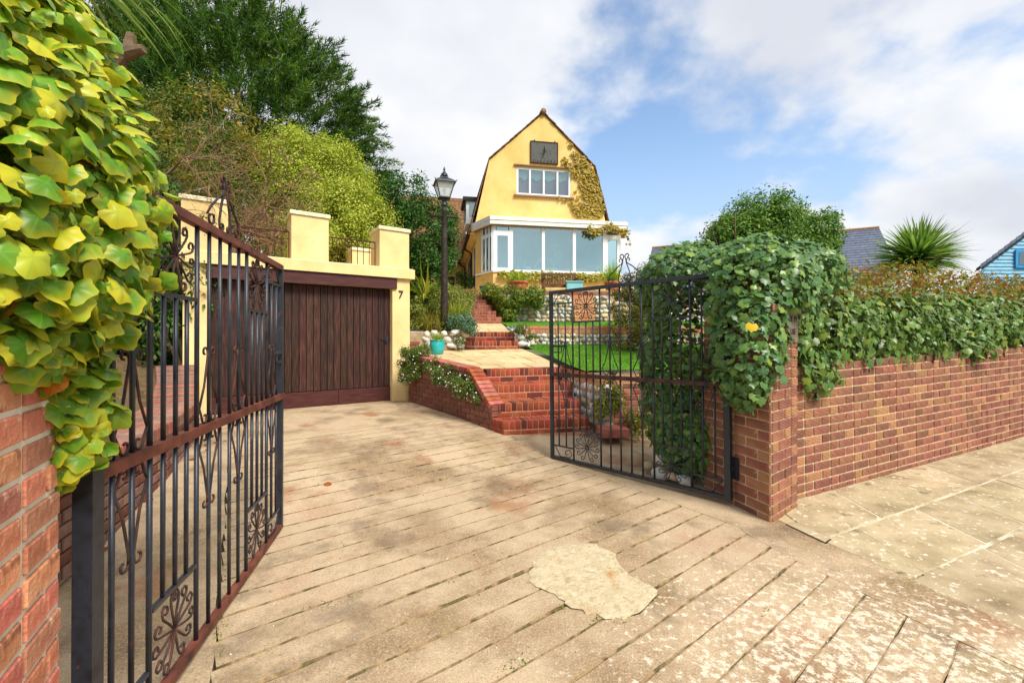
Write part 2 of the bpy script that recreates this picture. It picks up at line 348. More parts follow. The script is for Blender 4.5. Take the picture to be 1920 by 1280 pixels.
M_NMORT = surf('pale_mortar', [srgb(206, 196, 170), srgb(232, 224, 204)], 16, rough=.95, bump=.5, bscale=60)
SB = dict(scale=11, rough=.75, bump=.35, bscale=40, bdist=.004, rnd=.16, coords='object')
M_STEP = [surf('step_red', [srgb(124, 54, 32), srgb(152, 70, 44), srgb(168, 88, 60)], spots=[(srgb(96, 48, 44), 12, .64, .08)], **SB),
          surf('step_dark', [srgb(88, 42, 32), srgb(112, 52, 38)], **SB)]
M_UPST = [surf('upper_step_brick', [srgb(120, 66, 54), srgb(146, 82, 66), srgb(158, 96, 78)], **SB), surf('upper_step_tan', [srgb(150, 92, 70), srgb(168, 112, 86)], **SB)]
M_RETB = [surf('brown_brick', [srgb(104, 64, 54), srgb(128, 80, 66), srgb(140, 90, 74)], spots=[(srgb(84, 66, 50), 9, .6, .1)], **SB)]
M_COPB = [surf('coping_red', [srgb(142, 76, 62), srgb(166, 96, 80), srgb(178, 112, 94)], **SB)]
M_TANB = [surf('tan_brick', [srgb(168, 118, 80), srgb(190, 140, 100), srgb(172, 104, 76)], **SB), surf('orange_tan_brick', [srgb(184, 112, 70), srgb(200, 132, 88)], **SB)]
M_GREYC = [surf('grey_coping', [srgb(116, 84, 72), srgb(138, 102, 88), srgb(152, 120, 104)], spots=[(srgb(110, 90, 76), 9, .58, .1)], **SB)]
M_FLINT = [surf('pale_flint', [srgb(196, 190, 176), srgb(226, 222, 212), srgb(176, 170, 158)], 9, rough=.6, coords='object', rnd=.16), surf('grey_flint', [srgb(112, 116, 122), srgb(168, 168, 168), srgb(206, 202, 192)], 7, rough=.5, coords='object', rnd=.2),
           surf('buff_flint', [srgb(170, 142, 104), srgb(204, 184, 150), srgb(150, 120, 90)], 8, rough=.7, coords='object', rnd=.18)]
M_SOIL = surf('garden_soil', [srgb(74, 58, 40), srgb(108, 86, 58), srgb(86, 84, 48)], 5, rough=1, bump=.6, bscale=30, bdist=.03)
M_GRASSG = surf('lawn_turf', [srgb(70, 112, 26), srgb(98, 148, 36), srgb(84, 128, 30)], 3, rough=1, bump=.5, bscale=120, bdist=.02)
M_FAR = surf('far_ground', [srgb(84, 92, 50), srgb(104, 104, 66)], .4, rough=1)

# ------------------------------------------------------------------ ground, drive, pavement
UX, VX = Vector((.793, .609, 0)), Vector((-.609, .793, 0))
ZV = ([-2, 1.5, 3.5, 4.3, 5.5, 7.3, 9], [0, 0, .015, .13, .19, .22, .22])
def zg(V): return float(np.interp(V, *ZV))
def uv(U, V, dz=0.): p = UX * U + VX * V; return Vector((p.x, p.y, zg(V) + dz))
def vof(p): return p[0] * -.609 + p[1] * .793
MB().add([(-1500, -600, -.12), (1500, -600, -.12), (1500, 3000, -.12), (-1500, 3000, -.12)], [(0, 1, 2, 3)]).build('ground', M_FAR, kind='structure')
M_GRIME = surf('grimy_edge', [srgb(60, 46, 30), srgb(112, 90, 62), srgb(156, 130, 96), srgb(84, 78, 44), srgb(130, 106, 76)], 7, rough=1, bump=.5)
drive = thing('driveway', None, None, uv(1.6, 2), kind='structure')
def sheet(name, m, us, vs_, dz, parent, relief=.0, thick=.05):
    V, F = [], []; n = len(us(vs_[0]))
    for v in vs_:
        for U in us(v):
            p = uv(U, v, dz); p.z += relief * noise.noise(Vector((p.x * 1.7, p.y * 1.7, 0))); V.append(p)
    for i in range(len(vs_) - 1):
        for j in range(n - 1): F.append((i * n + j, i * n + j + 1, (i + 1) * n + j + 1, (i + 1) * n + j))
    mb = MB().add(V, F); o = mb.build(name, m, parent)
    sd = o.modifiers.new('depth', 'SOLIDIFY'); sd.thickness = thick; sd.offset = -1
    return o
lin = lambda a, b, n: [a + (b - a) * i / (n - 1) for i in range(n)]
Ul = lambda V: .12 + .1 * (max(V, 1.4) - 2.03)
def Ur(V): return float(np.interp(V, [-.9, .2, .47, .74, 1.02, 1.4, 1.46, 4.4, 6], [2.6, 2.72, 2.78, 2.88, 2.95, 3.1, 3.16, 3.28, 3.3]))
V_END = 5.66
sheet('joint_bed', M_DIRT, lambda v: lin(-3.4, 5.0, 30), lin(-1.4, 8.6, 60), -.016, drive)
sheet('concrete_apron', M_CONC, lambda v: lin(-3.4, Ul(v) - .016 + .008 * math.sin(v * 9), 14), lin(1.32, 8.5, 60), 0, drive, .006)
def Uend(V): return 4.9 if V > 1.46 else float(np.interp(V, [-1.4, .16, .99, 1.46], [2.86, 3.06, 3.40, 3.62]))
sheet('concrete_margin', M_CONC, lambda v: lin(Ur(v) - .03, Uend(v), 12), lin(-1.4, 4.9, 120), 0.0035, drive, .002)
sheet('concrete_panel', M_CONC, lambda v: lin(Ul(v), Ur(5), 14), lin(V_END, 7.9, 14), 0, drive, .004)
v0 = -1.3; k = 0
while v0 < V_END - .05:
    w = .18 + random.uniform(-.012, .012); v1 = min(v0 + w, V_END - .005)
    fade = (.4 if v0 < .95 else 1.0) if v0 < 4.8 else .6
    g = random.uniform(.0032, .0062) * fade + (.006 if k in (18, 27) else 0); n = 54; mb = MB(); V = []
    for i in range(n):
        t = i / (n - 1); U = Ul(v0) + (Ur((v0 + v1) / 2) - Ul(v0)) * t
        j0 = .006 * noise.noise(Vector((U * 5, v0 * 7, 1))) + .004 * noise.noise(Vector((U * 23, v0 * 7, 2))); j1 = .006 * noise.noise(Vector((U * 5, v1 * 7 + 5, 1)))
        dp = .003 * noise.noise(Vector((U * 2, v0 * 3, 7))) + .002
        gg = g * max(.1, .5 + 1.5 * noise.noise(Vector((U * 2.3, v0 * 11, 4))) + .5 * noise.noise(Vector((U * 13, v0 * 11, 9))))
        for vv, dz in ((v0 + gg + j0, -.03), (v0 + gg + j0, -.009 * fade), (v0 + gg * 1.9 + j0 + .0035, 0), ((v0 + v1) / 2, dp * .4), (v1 - .008 + j1, 0), (v1 - .001 + j1, -.005 * fade), (v1 - .001 + j1, -.03)):
            V.append(uv(U, vv, dz + dp * .3))
    F = [(i * 7 + j, (i + 1) * 7 + j, (i + 1) * 7 + j + 1, i * 7 + j + 1) for i in range(n - 1) for j in range(6)]
    F += [tuple(range(7)), tuple((n - 1) * 7 + j for j in range(6, -1, -1))]
    o = mb.add(V, F).build('concrete_strip', M_CONC, drive); o.data.materials.append(M_GRIME); v0 = v1; k += 1
    if fade > .35:
        for p_ in o.data.polygons:
            if len(p_.vertices) == 4 and p_.index < len(F) - 2 and p_.index % 6 in (0, 1): p_.material_index = 1
# round pale concrete repair
pc = gnd(1112, 1090, 0); mb = MB(); ring = []
outl = [(990, 1075), (1005, 1045), (1030, 1028), (1075, 1022), (1115, 1020), (1150, 1038), (1165, 1068), (1190, 1088), (1232, 1105), (1230, 1122), (1195, 1150), (1170, 1162), (1135, 1160), (1100, 1148), (1065, 1138), (1040, 1112), (1000, 1100)]
pts = []
for i, (x, y) in enumerate(outl):
    a = gnd(x, y, 0); b = gnd(*outl[(i + 1) % len(outl)], 0)
    for t in (0, .33, .67):
        p = a.lerp(b, t); p += Vector((random.gauss(0, .009), random.gauss(0, .007), 0)); pts.append(p)
top = [Vector((p.x, p.y, .007)) for p in pts]; inn = [pc.lerp(Vector((p.x, p.y, 0)), .93) + Vector((0, 0, .010)) for p in pts]; bot = [Vector((p.x * 1, p.y, -.02)) for p in pts]; n = len(pts)
mb.add(bot + top + inn, [(i, (i + 1) % n, (i + 1) % n + n, i + n) for i in range(n)] + [(i + n, (i + 1) % n + n, (i + 1) % n + 2 * n, i + 2 * n) for i in range(n)] + [tuple(range(2 * n, 3 * n))])
mb.build('concrete_patch', M_PATCH, drive)
MB().prism([pc + (Vector((p.x, p.y, 0)) - pc) * (1.002 + .03 * noise.noise(p * 9)) + Vector((0, 0, .0045)) for p in pts], (0, 0, -.02)).build('patch_crack', M_DIRT, drive)
# moss in the joints
M_MOSS = leafmat('moss', [srgb(70, 100, 20), srgb(108, 132, 34), srgb(132, 128, 50)], trans=.1, rough=.9)
mp_ = []
for (x, y, r, n) in ((640, 1128, .05, 160), (1062, 1138, .035, 120), (1170, 1165, .03, 80), (1228, 1118, .02, 60), (968, 1246, .03, 110), (1120, 1160, .03, 60), (1000, 1090, .02, 50), (860, 1085, .03, 40), (500, 1010, .03, 40), (410, 1200, .03, 130), (420, 1080, .03, 130), (415, 1140, .03, 120), (1690, 942, .02, 50), (1878, 886, .02, 40), (1433, 1148, .02, 30), (880, 872, .03, 30)):
    p = gnd(x, y, 0)
    for _ in range(n):
        d = UX * random.gauss(0, r) * 1.6 + VX * random.gauss(0, r) * .5
        if x < 425: d = VX * random.gauss(0, .12) + UX * random.gauss(0, .006)
        mp_.append((p.x + d.x, p.y + d.y, zg(vof(p)) + random.uniform(-.008, .006)))
mp_ = np.array(mp_); n = len(mp_)
scatter('moss', T_DIA, mp_, axes(rdir(n) + [0, 0, .6], rdir(n)), .006 + .008 * rng.random(n), M_MOSS, label='green moss tufts growing in the drive joints', category='moss', kind='stuff')
# pavement slabs along the street wall
PO = Vector((2.32, 3.55, .03)); W = Vector((.912, .41, 0)).normalized(); WM = Vector((.41, -.912, 0)).normalized(); SL = .027
def pv(s, m, dz=0.): p = PO + W * s + WM * m; return Vector((p.x, p.y, .0 + SL * max(s, -.1) + (.012 if s > -.4 else .004) + dz))
pave = thing('pavement', None, None, pv(1, 1), kind='structure')
mb = MB(); g = [pv(s, m, -.0005) for m in lin(-.12, 3.2, 8) for s in lin(-.46, 9, 24)]
mb.add(g, [(i * 24 + j, i * 24 + j + 1, (i + 1) * 24 + j + 1, (i + 1) * 24 + j) for i in range(7) for j in range(23)]).build('mortar_bed', M_PAVEJ, pave)
for r in range(7):
    m0, m1 = r * .5 - .1 * (r == 0), (r + 1) * .5; off = (r * .41) % .8; s = -.9 + off
    while s < 8.5:
        L_ = random.choice((.6, .75, .75, .9)); a, b = s + .007, s + L_ - .007; s += L_
        q = [(a - .55 * (m0), m0 + .008), (b - .55 * m0, m0 + .008), (b - .55 * m1, m1 - .008), (a - .55 * m1, m1 - .008)]
        q = [(max(x, -.5 - .1 * y), y) for x, y in q]
        if max(x for x, y in q) < -.38: continue
        q = [(x + random.uniform(-.004, .004), y + random.uniform(-.004, .004)) for x, y in q]
        lift = random.uniform(-.002, .003)
        mb = MB(); tp = [pv(x, y, lift) for x, y in q]; cx = sum(tp, Vector()) / 4; ti = [p.lerp(cx, .015) + Vector((0, 0, .003)) for p in tp]; bt = [p - Vector((0, 0, .03)) for p in tp]
        mb.add(bt + tp + ti, [(i, (i + 1) % 4, (i + 1) % 4 + 4, i + 4) for i in range(4)] + [(i + 4, (i + 1) % 4 + 4, (i + 1) % 4 + 8, i + 8) for i in range(4)] + [(8, 9, 10, 11)]).build('paving_slab', M_PAVE, pave)
# inspection cover by the pillar
q = [gnd(x, y, .012) for x, y in ((1476, 982), (1500, 978), (1559, 1006), (1546, 1015))]
cov = thing('inspection_cover', 'small pale concrete cover set in the ground by the pillar foot', 'cover', q[0])
MB().prism(q, (0, 0, -.02)).build('lid', M_PAVE, cov)
cc = sum(q, Vector()) / 4; MB().prism([cc + (p - cc) * 1.09 - Vector((0, 0, .005)) for p in q], (0, 0, -.02)).build('rim', M_DIRT, cov)

# ------------------------------------------------------------------ brickwork
Zu = Vector((0, 0, 1))
def face_bricks(A, X, Yn, Z, length, nc, mats, bond='flemish', depth=.1, h=.075, z0=0., ends=0.012, top=None, weights=None, proud=.004, j=.012):
    """courses of bricks on the face that starts at A and runs along X; Yn points out of the wall"""
    S = []
    for c in range(nc):
        zc = z0 + c * h + h / 2; s = ends
        q = [.215, .1025] if bond == 'flemish' else [.215]
        i = c % len(q)
        if c % 2: first = .1025 if bond != 'flemish' else None
        else: first = None
        if bond == 'flemish' and c % 2: s_first = .159
        while s < length - ends - .02:
            d = q[i % len(q)]; i += 1
            if first: d = first; first = None
            if s + d > length - ends - .03: d = length - ends - s
            if top is None or zc + h * .5 <= top((s + d / 2) / length):
                m = random.choices(mats, weights)[0] if len(mats) > 1 else mats[0]
                if bond == 'flemish' and d < .12 and len(mats) > 2 and random.random() < .35: m = mats[2]
                S.append((A + X * (s + d / 2) + Yn * (proud - depth / 2) + Z * zc, X, Yn, Z, (round(d, 2), depth, h - j), m))
            s += d + j
    return S
# street wall
XW = Vector((W.x, W.y, SL)).normalized(); ZW = XW.cross(WM); ZW = ZW if ZW.z > 0 else -ZW
A0 = PO - W * .25 + Vector((0, 0, -.005)) - Vector((0, 0, SL * .25)); LW = 9.0
sw = thing('street_wall', 'long low red brick garden wall topped with ivy beside the pavement', 'wall', A0 + W * 3)
pieces(sw, face_bricks(A0 - ZW * .045, XW, WM, ZW, LW, 15, M_BRK, weights=[5, 3, .4]), limit=300)
MB().box(A0 + XW * (LW / 2) - WM * .115 + ZW * .48, (LW, .22, 1.18), (XW, WM, ZW)).build('mortar', M_MORTAR, sw)
# gate pillar on the right
C0, C1, C2, C3 = Vector((1.66, 3.80, 0)), Vector((1.856, 3.125, 0)), Vector((2.235, 3.419, 0)), Vector((2.13, 4.0, 0))
gp = thing('gate_pillar', 'red brick gate pillar smothered in dark ivy on the right', 'pillar', (C1 + C2) / 2)
def face(a, b): d = (b - a); L_ = d.length; X = d / L_; return a, X, Vector((X.y, -X.x, 0)), L_
S = []
for a, b in ((C0, C1), (C1, C2), (C2, C3)):
    A, X, Y, L_ = face(a, b); S += face_bricks(A - Zu * .03, X, Y, Zu, L_, 20, M_BRK[:2] + [M_BRK[2]], depth=.03, weights=[6, 3, .6])
pieces(gp, S, limit=300)
ctr = (C0 + C1 + C2 + C3) / 4; shr = lambda p, k: p + (ctr - p).normalized() * k
MB().prism([shr(p, .012) - Zu * .05 for p in (C0, C1, C2, C3)], (0, 0, 1.56)).build('mortar', M_MORTAR, gp)
MB().prism([p + (p - ctr).normalized() * .02 + Zu * 1.51 for p in (C0, C1, C2, C3)], (0, 0, .06)).build('coping', M_BRK[1], gp)
# slate name plate, half hidden by the ivy
A, X, Y, L_ = face(C1, C2)
plate_c = A + X * (L_ * .66) + Y * .014 + Zu * 1.42
M_SLATE = surf('old_slate', [srgb(98, 84, 72), srgb(128, 112, 96)], 22, rough=.8, bump=.4); M_INK = surf('worn_black_lettering', [srgb(34, 30, 34), srgb(58, 50, 52)], 30)
npl = thing('name_plate', 'worn slate name plate with carved letters on the gate pillar', 'sign', plate_c)
MB().box(plate_c, (.21, .014, .25), (X, Y, Zu)).build('plate', M_SLATE, npl)
def text_mesh(name, s, size, M, m, parent, ext=.002, **kw):
    cu = bpy.data.curves.new('lettering', 'FONT'); cu.body = s; cu.size = size; cu.extrude = ext; cu.align_x = 'CENTER'; cu.align_y = 'CENTER'
    o = bpy.data.objects.new('lettering', cu); C.objects.link(o)
    me = bpy.data.meshes.new_from_object(o.evaluated_get(bpy.context.evaluated_depsgraph_get())); bpy.data.objects.remove(o)
    me.materials.clear(); me.materials.append(m); return inst(name, me, M, parent, **kw)
text_mesh('lettering', 'HE 19', .062, frame(plate_c + Y * .008 + Zu * .045, X, Zu, Y), M_INK, npl)
text_mesh('lettering', 'USE', .062, frame(plate_c + Y * .008 - Zu * .05 + X * .01, X, Zu, Y), M_INK, npl)
# gate pillar on the left, close to the camera
D1, D0 = Vector((-1.172, 1.135, 0)), Vector((-.905, .655, 0)); A, X, Y, L_ = face(D0, D1)
lp = thing('gate_pillar', 'orange brick gate pillar under yellowing ivy at the left edge', 'pillar', (D0 + D1) / 2)
Y = Vector((X.y, -X.x, 0))
S = face_bricks(D0 - Zu * .03, X, Y, Zu, L_, 22, M_NEARB, depth=.04, weights=[4, 2, 3], proud=.0025, j=.014)
A2, X2, Y2, L2 = face(D1, D1 - Y * .45); S += face_bricks(D1 - Zu * .03, X2, Vector((X2.y, -X2.x, 0)), Zu, L2, 22, M_NEARB, depth=.04, weights=[4, 2, 3])
S += face_bricks(D0 - Y * .452 - Zu * .03, Y, -X, Zu, .452, 22, M_NEARB, depth=.04, weights=[4, 2, 3], proud=.0025, j=.014)
pieces(lp, S, bev=.0035)
q = [D0 - Y * .004, D1 - Y * .004 - X * .004, D1 - Y * .45 - X * .004, D0 - Y * .45]; MB().prism([p - Zu * .05 for p in q], (0, 0, 1.72)).build('mortar', M_NMORT, lp)
# low border wall along the left of the drive, coping rising towards the garage
bw = thing('border_wall', 'low brick border wall with wide coping left of the drive', 'wall', (-2.88, 3.65, 0))
PL = [Vector(p) for p in ((-2.05, 1.5, 0), (-2.30, 2.1, 0), (-2.88, 3.65, 0), (-3.45, 4.75, 0), (-4.02, 5.55, 0), (-4.42, 6.02, 0))]; TZ = [.6, .6, .62, .62, .8, .95]
S = []; S2 = []; core = MB()
for i in range(len(PL) - 1):
    a, b = PL[i], PL[i + 1]; d = b - a; L_ = d.length; X = d / L_; Y = Vector((X.y, -X.x, 0))
    tp = lambda t, i=i: TZ[i] + (TZ[i + 1] - TZ[i]) * t - .08
    S += face_bricks(a, X, Y, Zu, L_, 14, M_GREYC + M_RETB, bond='run', z0=zg(vof((a + b) / 2)) - .03, top=tp, ends=.004)
    core.prism([a - Y * .02 - Zu * .1, b - Y * .02 - Zu * .1, b - Y * .02 + Zu * (TZ[i + 1] - .07), a - Y * .02 + Zu * (TZ[i] - .07)], -Y * .36)
    n = int(L_ / .077)
    for j in range(n):
        t = (j + .5) / n; S2.append((a + d * t - Y * .17 + Zu * (TZ[i] + (TZ[i + 1] - TZ[i]) * t - .04), X, Y, Zu, (.068, .42, .1), random.choice(M_GREYC * 3 + M_COPB)))
pieces(bw, S); pieces(bw, S2, name='coping_brick'); core.build('mortar', M_MORTAR, bw)
# ------------------------------------------------------------------ wrought iron gates
M_IRON = surf('black_iron', [srgb(20, 22, 26), srgb(40, 44, 52), srgb(30, 32, 36)], 14, rough=.45, bump=.3, bscale=80, bdist=.002, spec=.5, spots=[(srgb(86, 52, 38), 20, .63, .06)])
M_IRONB = surf('blue_black_iron', [srgb(20, 22, 28), srgb(40, 44, 54), srgb(34, 34, 34)], 9, rough=.4, bump=.3, bscale=80, bdist=.002, spec=.5, spots=[(srgb(74, 66, 48), 4, .58, .14), (srgb(92, 50, 38), 16, .64, .06)])
M_RUST = surf('rusty_iron', [srgb(34, 30, 32), srgb(62, 46, 42), srgb(96, 56, 42)], 16, rough=.7, bump=.5, bscale=60, bdist=.003)
M_OXIDE = surf('red_oxide_paint', [srgb(66, 38, 32), srgb(104, 56, 44), srgb(128, 74, 58)], 9, rough=.55, bump=.3, bscale=50, bdist=.002, spots=[(srgb(58, 44, 44), 7, .6, .1), (srgb(206, 146, 92), 11, .72, .02)])
def spiral(cx, cz, r0, a0, turns, sgn, n=12, r1=.35):
    return [(cx + r0 * (1 - (1 - r1) * i / (n - 1)) * math.cos(a0 + sgn * turns * 2 * math.pi * i / (n - 1)), 0, cz + r0 * (1 - (1 - r1) * i / (n - 1)) * math.sin(a0 + sgn * turns * 2 * math.pi * i / (n - 1))) for i in range(n)]
def make_gate(label, H, F, zb, sag, bar_m, rail_m, orn_m):
    d = Vector((F[0] - H[0], F[1] - H[1], 0)); Wd = d.length
    g = thing('iron_gate', label, 'gate', (H[0], H[1], zb), (0, math.atan2(sag, Wd), math.atan2(d.y, d.x)), group='pair of driveway gates')
    M = wm(g); Ht = 1.8
    def T(mb, name, m, smooth=True, parent=g): 
        b = MB(); b.add([M @ Vector(v) for v in mb.v], mb.f); return b.build(name, m, parent, smooth=smooth)
    def curl(b, x, z, sx, r, up=1): b.tube(spiral(x + sx * r, z, r, math.pi if sx > 0 else 0, .8, -sx * up), .0045, 5)
    q = lambda t: t * Wd
    T(MB().bb(-.024, .024, -.024, .024, 0, Ht + .02), 'hinge_stile', M_IRON, False)
    T(MB().bb(Wd - .016, Wd + .016, -.016, .016, 0, Ht), 'meeting_stile', bar_m, False)
    T(MB().bb(.026, Wd - .017, -.019, .019, Ht - .034, Ht), 'top_rail', rail_m[0], False)
    T(MB().bb(.026, Wd - .017 + (.05 if rail_m[1] is M_OXIDE else 0), -.022, .022, .885, .922), 'middle_rail', rail_m[1], False)
    T(MB().bb(.026, Wd - .017, -.017, .017, .0, .03), 'bottom_rail', rail_m[2], False)
    def bar(t, z0, z1, r=.0082): T(MB().tube([(q(t), 0, z0), (q(t), 0, (z0 + z1) / 2), (q(t), 0, z1)], r, 8), 'bar', bar_m)
    for t in (.16, .345, .655, .84): bar(t, .03, .886, .0092); bar(t, .921, Ht - .03, .0092)
    for t in (.407, .469, .531, .593): bar(t, .03, .886); bar(t, .921, Ht - .03)
    PH, CH = .345, .145
    for lo, hi in ((.16, .345), (.655, .84)):
        for z in (PH, Ht - PH): T(MB().bb(q(lo) + .011, q(hi) - .011, -.008, .008, z - .008, z + .008), 'panel_rail', bar_m, False)
        for k in (1, 2, 3):
            t = lo + (hi - lo) * k / 4; bar(t, PH + .008, .886); bar(t, .921, Ht - PH - .008)
    for lo, hi in ((0, .16), (.84, 1)):
        x0, x1 = q(lo) + .02, q(hi) - .012
        for z, sg in ((CH, -1), (Ht - CH, 1)):
            T(MB().bb(x0, x1, -.008, .008, z - .007, z + .007), 'panel_rail', bar_m, False)
            b = MB(); xi, xo = (x1, x0) if lo == 0 else (x0, x1); zt = .03 if sg < 0 else Ht - .034
            sx = 1 if xi > xo else -1
            b.tube([(xo + sx * .03, 0, z + sg * .01), (xo + sx * .10, 0, zt - sg * .005)], .005, 5)
            b.tube([(xo + sx * .10, 0, zt - sg * .004), (xi - sx * .03, 0, zt - sg * .012), (xi - sx * .006, 0, (zt + z) / 2 + sg * .01), (xi - sx * .03, 0, z + sg * .025), (xi - sx * .075, 0, z + sg * .035), (xi - sx * .095, 0, z + sg * .06), (xi - sx * .075, 0, z + sg * .085), (xi - sx * .055, 0, z + sg * .065)], .005, 5)
            T(b, 'corner_scroll', orn_m)
        for k in (1, 2):
            t = lo + (hi - lo) * k / 3; bar(t, CH + .007, .886); bar(t, .921, Ht - CH - .007)
    # rosettes: twelve hooked petals round a hub
    for tc_ in (.2525, .7475):
        for zc in (PH / 2 + .012, Ht - PH / 2 - .016):
            x = q(tc_); b = MB()
            for k in range(12):
                a = math.pi * 2 * k / 12 + .26; ca, sa = math.cos(a), math.sin(a); sg = 1 if ca >= 0 else -1
                def pt(r, o): return (x + r * ca - o * sa * sg, random.uniform(-.002, .002), zc + r * sa + o * ca * sg)
                b.tube([pt(.008, 0), pt(.06, .0), pt(.105, .001), pt(.128, .006), pt(.142, .02), pt(.138, .037), pt(.122, .043), pt(.108, .036), pt(.106, .024), pt(.113, .018)], .0046, 5)
            T(b, 'rosette', orn_m)
            T(MB().lathe([(.002, -.012), (.014, -.008), (.014, .008), (.002, .012)], (0, 0, 0), 8), 'hub', orn_m) if False else None
    # V scrolls above and below the middle rail
    for tc_, hw in ((.105, .048), (.407, .05), (.593, .05), (.895, .048)):
        for sg in (1, -1):
            b = MB(); x = q(tc_); z0 = .904 + sg * .03; za = .904 + sg * .33
            for sx in (1, -1):
                b.tube([(x + sx * q(hw), 0, z0 + sg * .055), (x + sx * (q(hw) * .5), 0, (z0 + za) / 2), (x + sx * .012, 0, za - sg * .02), (x + sx * .014, 0, za)] + spiral(x + sx * .038, za, .026, math.pi if sx > 0 else 0, .72, -sx * sg, 9), .0048, 5)
                b.tube(spiral(x + sx * (q(hw) - .052), z0 + sg * .014, .028, 0 if sx > 0 else math.pi, .85, -sx * sg, 11)[::-1] + [(x + sx * (q(hw) - .018), 0, z0 + sg * .03), (x + sx * (q(hw) + 0), 0, z0 + sg * .06)], .0048, 5)
            T(b, 'scroll', orn_m)
    # crowning finial
    b = MB(); x = q(.5); zt = Ht
    for sx in (1, -1):
        b.tube(spiral(x + sx * .155, zt + .038, .036, -math.pi / 2 - sx * 2.2, .8, sx, 12)[::-1] + [(x + sx * .19, 0, zt + .05), (x + sx * .15, 0, zt + .095), (x + sx * .075, 0, zt + .155), (x + sx * .028, 0, zt + .185), (x + sx * .01, 0, zt + .235)] + spiral(x + sx * .032, zt + .25, .026, math.pi if sx > 0 else 0, .75, -sx, 10), .0055, 6)
        b.tube(spiral(x + sx * .038, zt + .03, .026, 0 if sx > 0 else math.pi, .85, sx * -1, 11)[::-1] + [(x + sx * .066, 0, zt + .05), (x + sx * .05, 0, zt + .11), (x + sx * .02, 0, zt + .19), (x + sx * .016, 0, zt + .21)] + spiral(x + sx * .044, zt + .212, .022, math.pi if sx > 0 else 0, .72, -sx, 9), .0055, 6)
    T(b, 'finial', orn_m)
    b = MB().bb(Wd - .2, Wd - .02, -.02, -.005, 1.195, 1.215); b.tube([(Wd - .13, -.012, 1.2), (Wd - .13, -.012, 1.15), (Wd - .12, -.012, 1.14), (Wd - .03, -.012, 1.14)], .006, 6); T(b, 'latch_bolt', M_IRON, False)
    return g
gate_r = make_gate('black wrought iron gate standing open against the ivy on the right', (1.705, 3.445), (.438, 4.73), .05, .022, M_IRON, (M_IRON, M_RUST, M_IRON), M_IRON)
gate_l = make_gate('blue-black iron gate with red oxide rails in the left foreground', (-1.19, 1.225), (-1.591, 3.0), .035, .012, M_IRONB, (M_OXIDE, M_OXIDE, M_OXIDE), M_RUST)
X = (C0 - C1).normalized(); Y = Vector((-X.y, X.x, 0)) if False else Vector((X.y, -X.x, 0)) * -1
hp = C1 + X * .33 + Zu * .30
MB().box(hp - Vector((.012, .004, 0)), (.07, .02, .17), (X, Y, Zu)).box(hp - Vector((.035, -.02, 0)), (.05, .05, .03), (X, Y, Zu)).build('hinge_bracket', M_IRON, gp)

# ------------------------------------------------------------------ garage
GX = Vector((.832, .555, 0)).normalized(); GN = Vector((-GX.y, GX.x, 0)); GF = -GN
PF = Vector((-2.063, 7.585, 0))
def gp_(t, b, z): return PF + GX * t + GN * b + Zu * z
M_YEL = surf('cream_yellow_render', [srgb(218, 186, 124), srgb(230, 202, 142), srgb(234, 210, 154)], 2.2, rough=.85, bump=.2, bscale=40, spots=[(srgb(196, 160, 98), 5, .62, .14)])
M_YELH = surf('house_yellow_render', [srgb(216, 176, 102), srgb(228, 192, 118), srgb(232, 200, 130)], 1.2, rough=.85, bump=.2, bscale=30, spots=[(srgb(206, 164, 94), 2, .58, .25)])
M_CAP = surf('white_cap', [srgb(206, 190, 150), srgb(236, 226, 196)], 9, rough=.8, spots=[(srgb(150, 120, 70), 14, .66, .08)])
M_WOOD = surf('dark_stained_boards', [srgb(30, 16, 13), srgb(56, 32, 24), srgb(92, 58, 42)], 5, rough=.6, bump=.35, bscale=40, bdist=.004, rnd=.28, stretch=(18, 18, .8), spots=[(srgb(34, 20, 18), 3, .62, .12)])
M_WOODR = surf('red_brown_boards', [srgb(56, 26, 24), srgb(74, 36, 33), srgb(84, 46, 40)], 5, rough=.5, bump=.25, bscale=40, stretch=(1, 1, 9), spots=[(srgb(40, 22, 22), 14, .68, .06)])
TL, TR = -2.60, -.01
gar = thing('garage', 'cream yellow flat-roofed garage with pillared parapet and brown plank door', 'garage', gp_(-1.2, 0, .2))
GA = (GX, GN, Zu)
def gbox(t0, t1, b0, b1, z0, z1): return MB().box(gp_((t0 + t1) / 2, (b0 + b1) / 2, (z0 + z1) / 2), (t1 - t0, b1 - b0, z1 - z0), GA)
gbox(TR, .30, 0, 1.0, .1, 2.352).build('pier', M_YEL, gar)
gbox(-2.92, TL, 0, 1.0, .1, 2.352).build('pier', M_YEL, gar)
gbox(.14, .298, 1.0, 4.6, .1, 2.352).build('side_wall', M_YEL, gar)
gbox(-2.92, -2.76, 1.0, 4.6, .1, 2.352).build('side_wall', M_YEL, gar)
gbox(TL, TR, .02, .3, 2.178, 2.352).build('lintel_wall', M_YEL, gar)
gbox(-3.0, .37, -.07, 4.7, 2.354, 2.515).build('ledge', M_YEL, gar)
gbox(-2.98, .35, -.05, .02, 2.515, 2.53).build('ledge_fillet', M_CAP, gar)
gbox(TL - .06, .06, -.035, -.002, 2.165, 2.350).build('lintel_board', M_WOODR, gar)
door = MB(); gbox(TL, TR, .16, .19, .2, 2.18).build('door_backing', M_WOOD, gar)
n = 25
for i in range(n):
    t0 = TL + (TR - TL) * i / n; w_ = (TR - TL) / n - .007
    c = gp_(t0 + w_ / 2 + .003, .142 + random.uniform(-.002, .002), (.47 + 2.16) / 2)
    inst('door_plank', chamfer(w_, .026, 2.16 - .47, .004, M_WOOD), frame(c, *GA), gar)
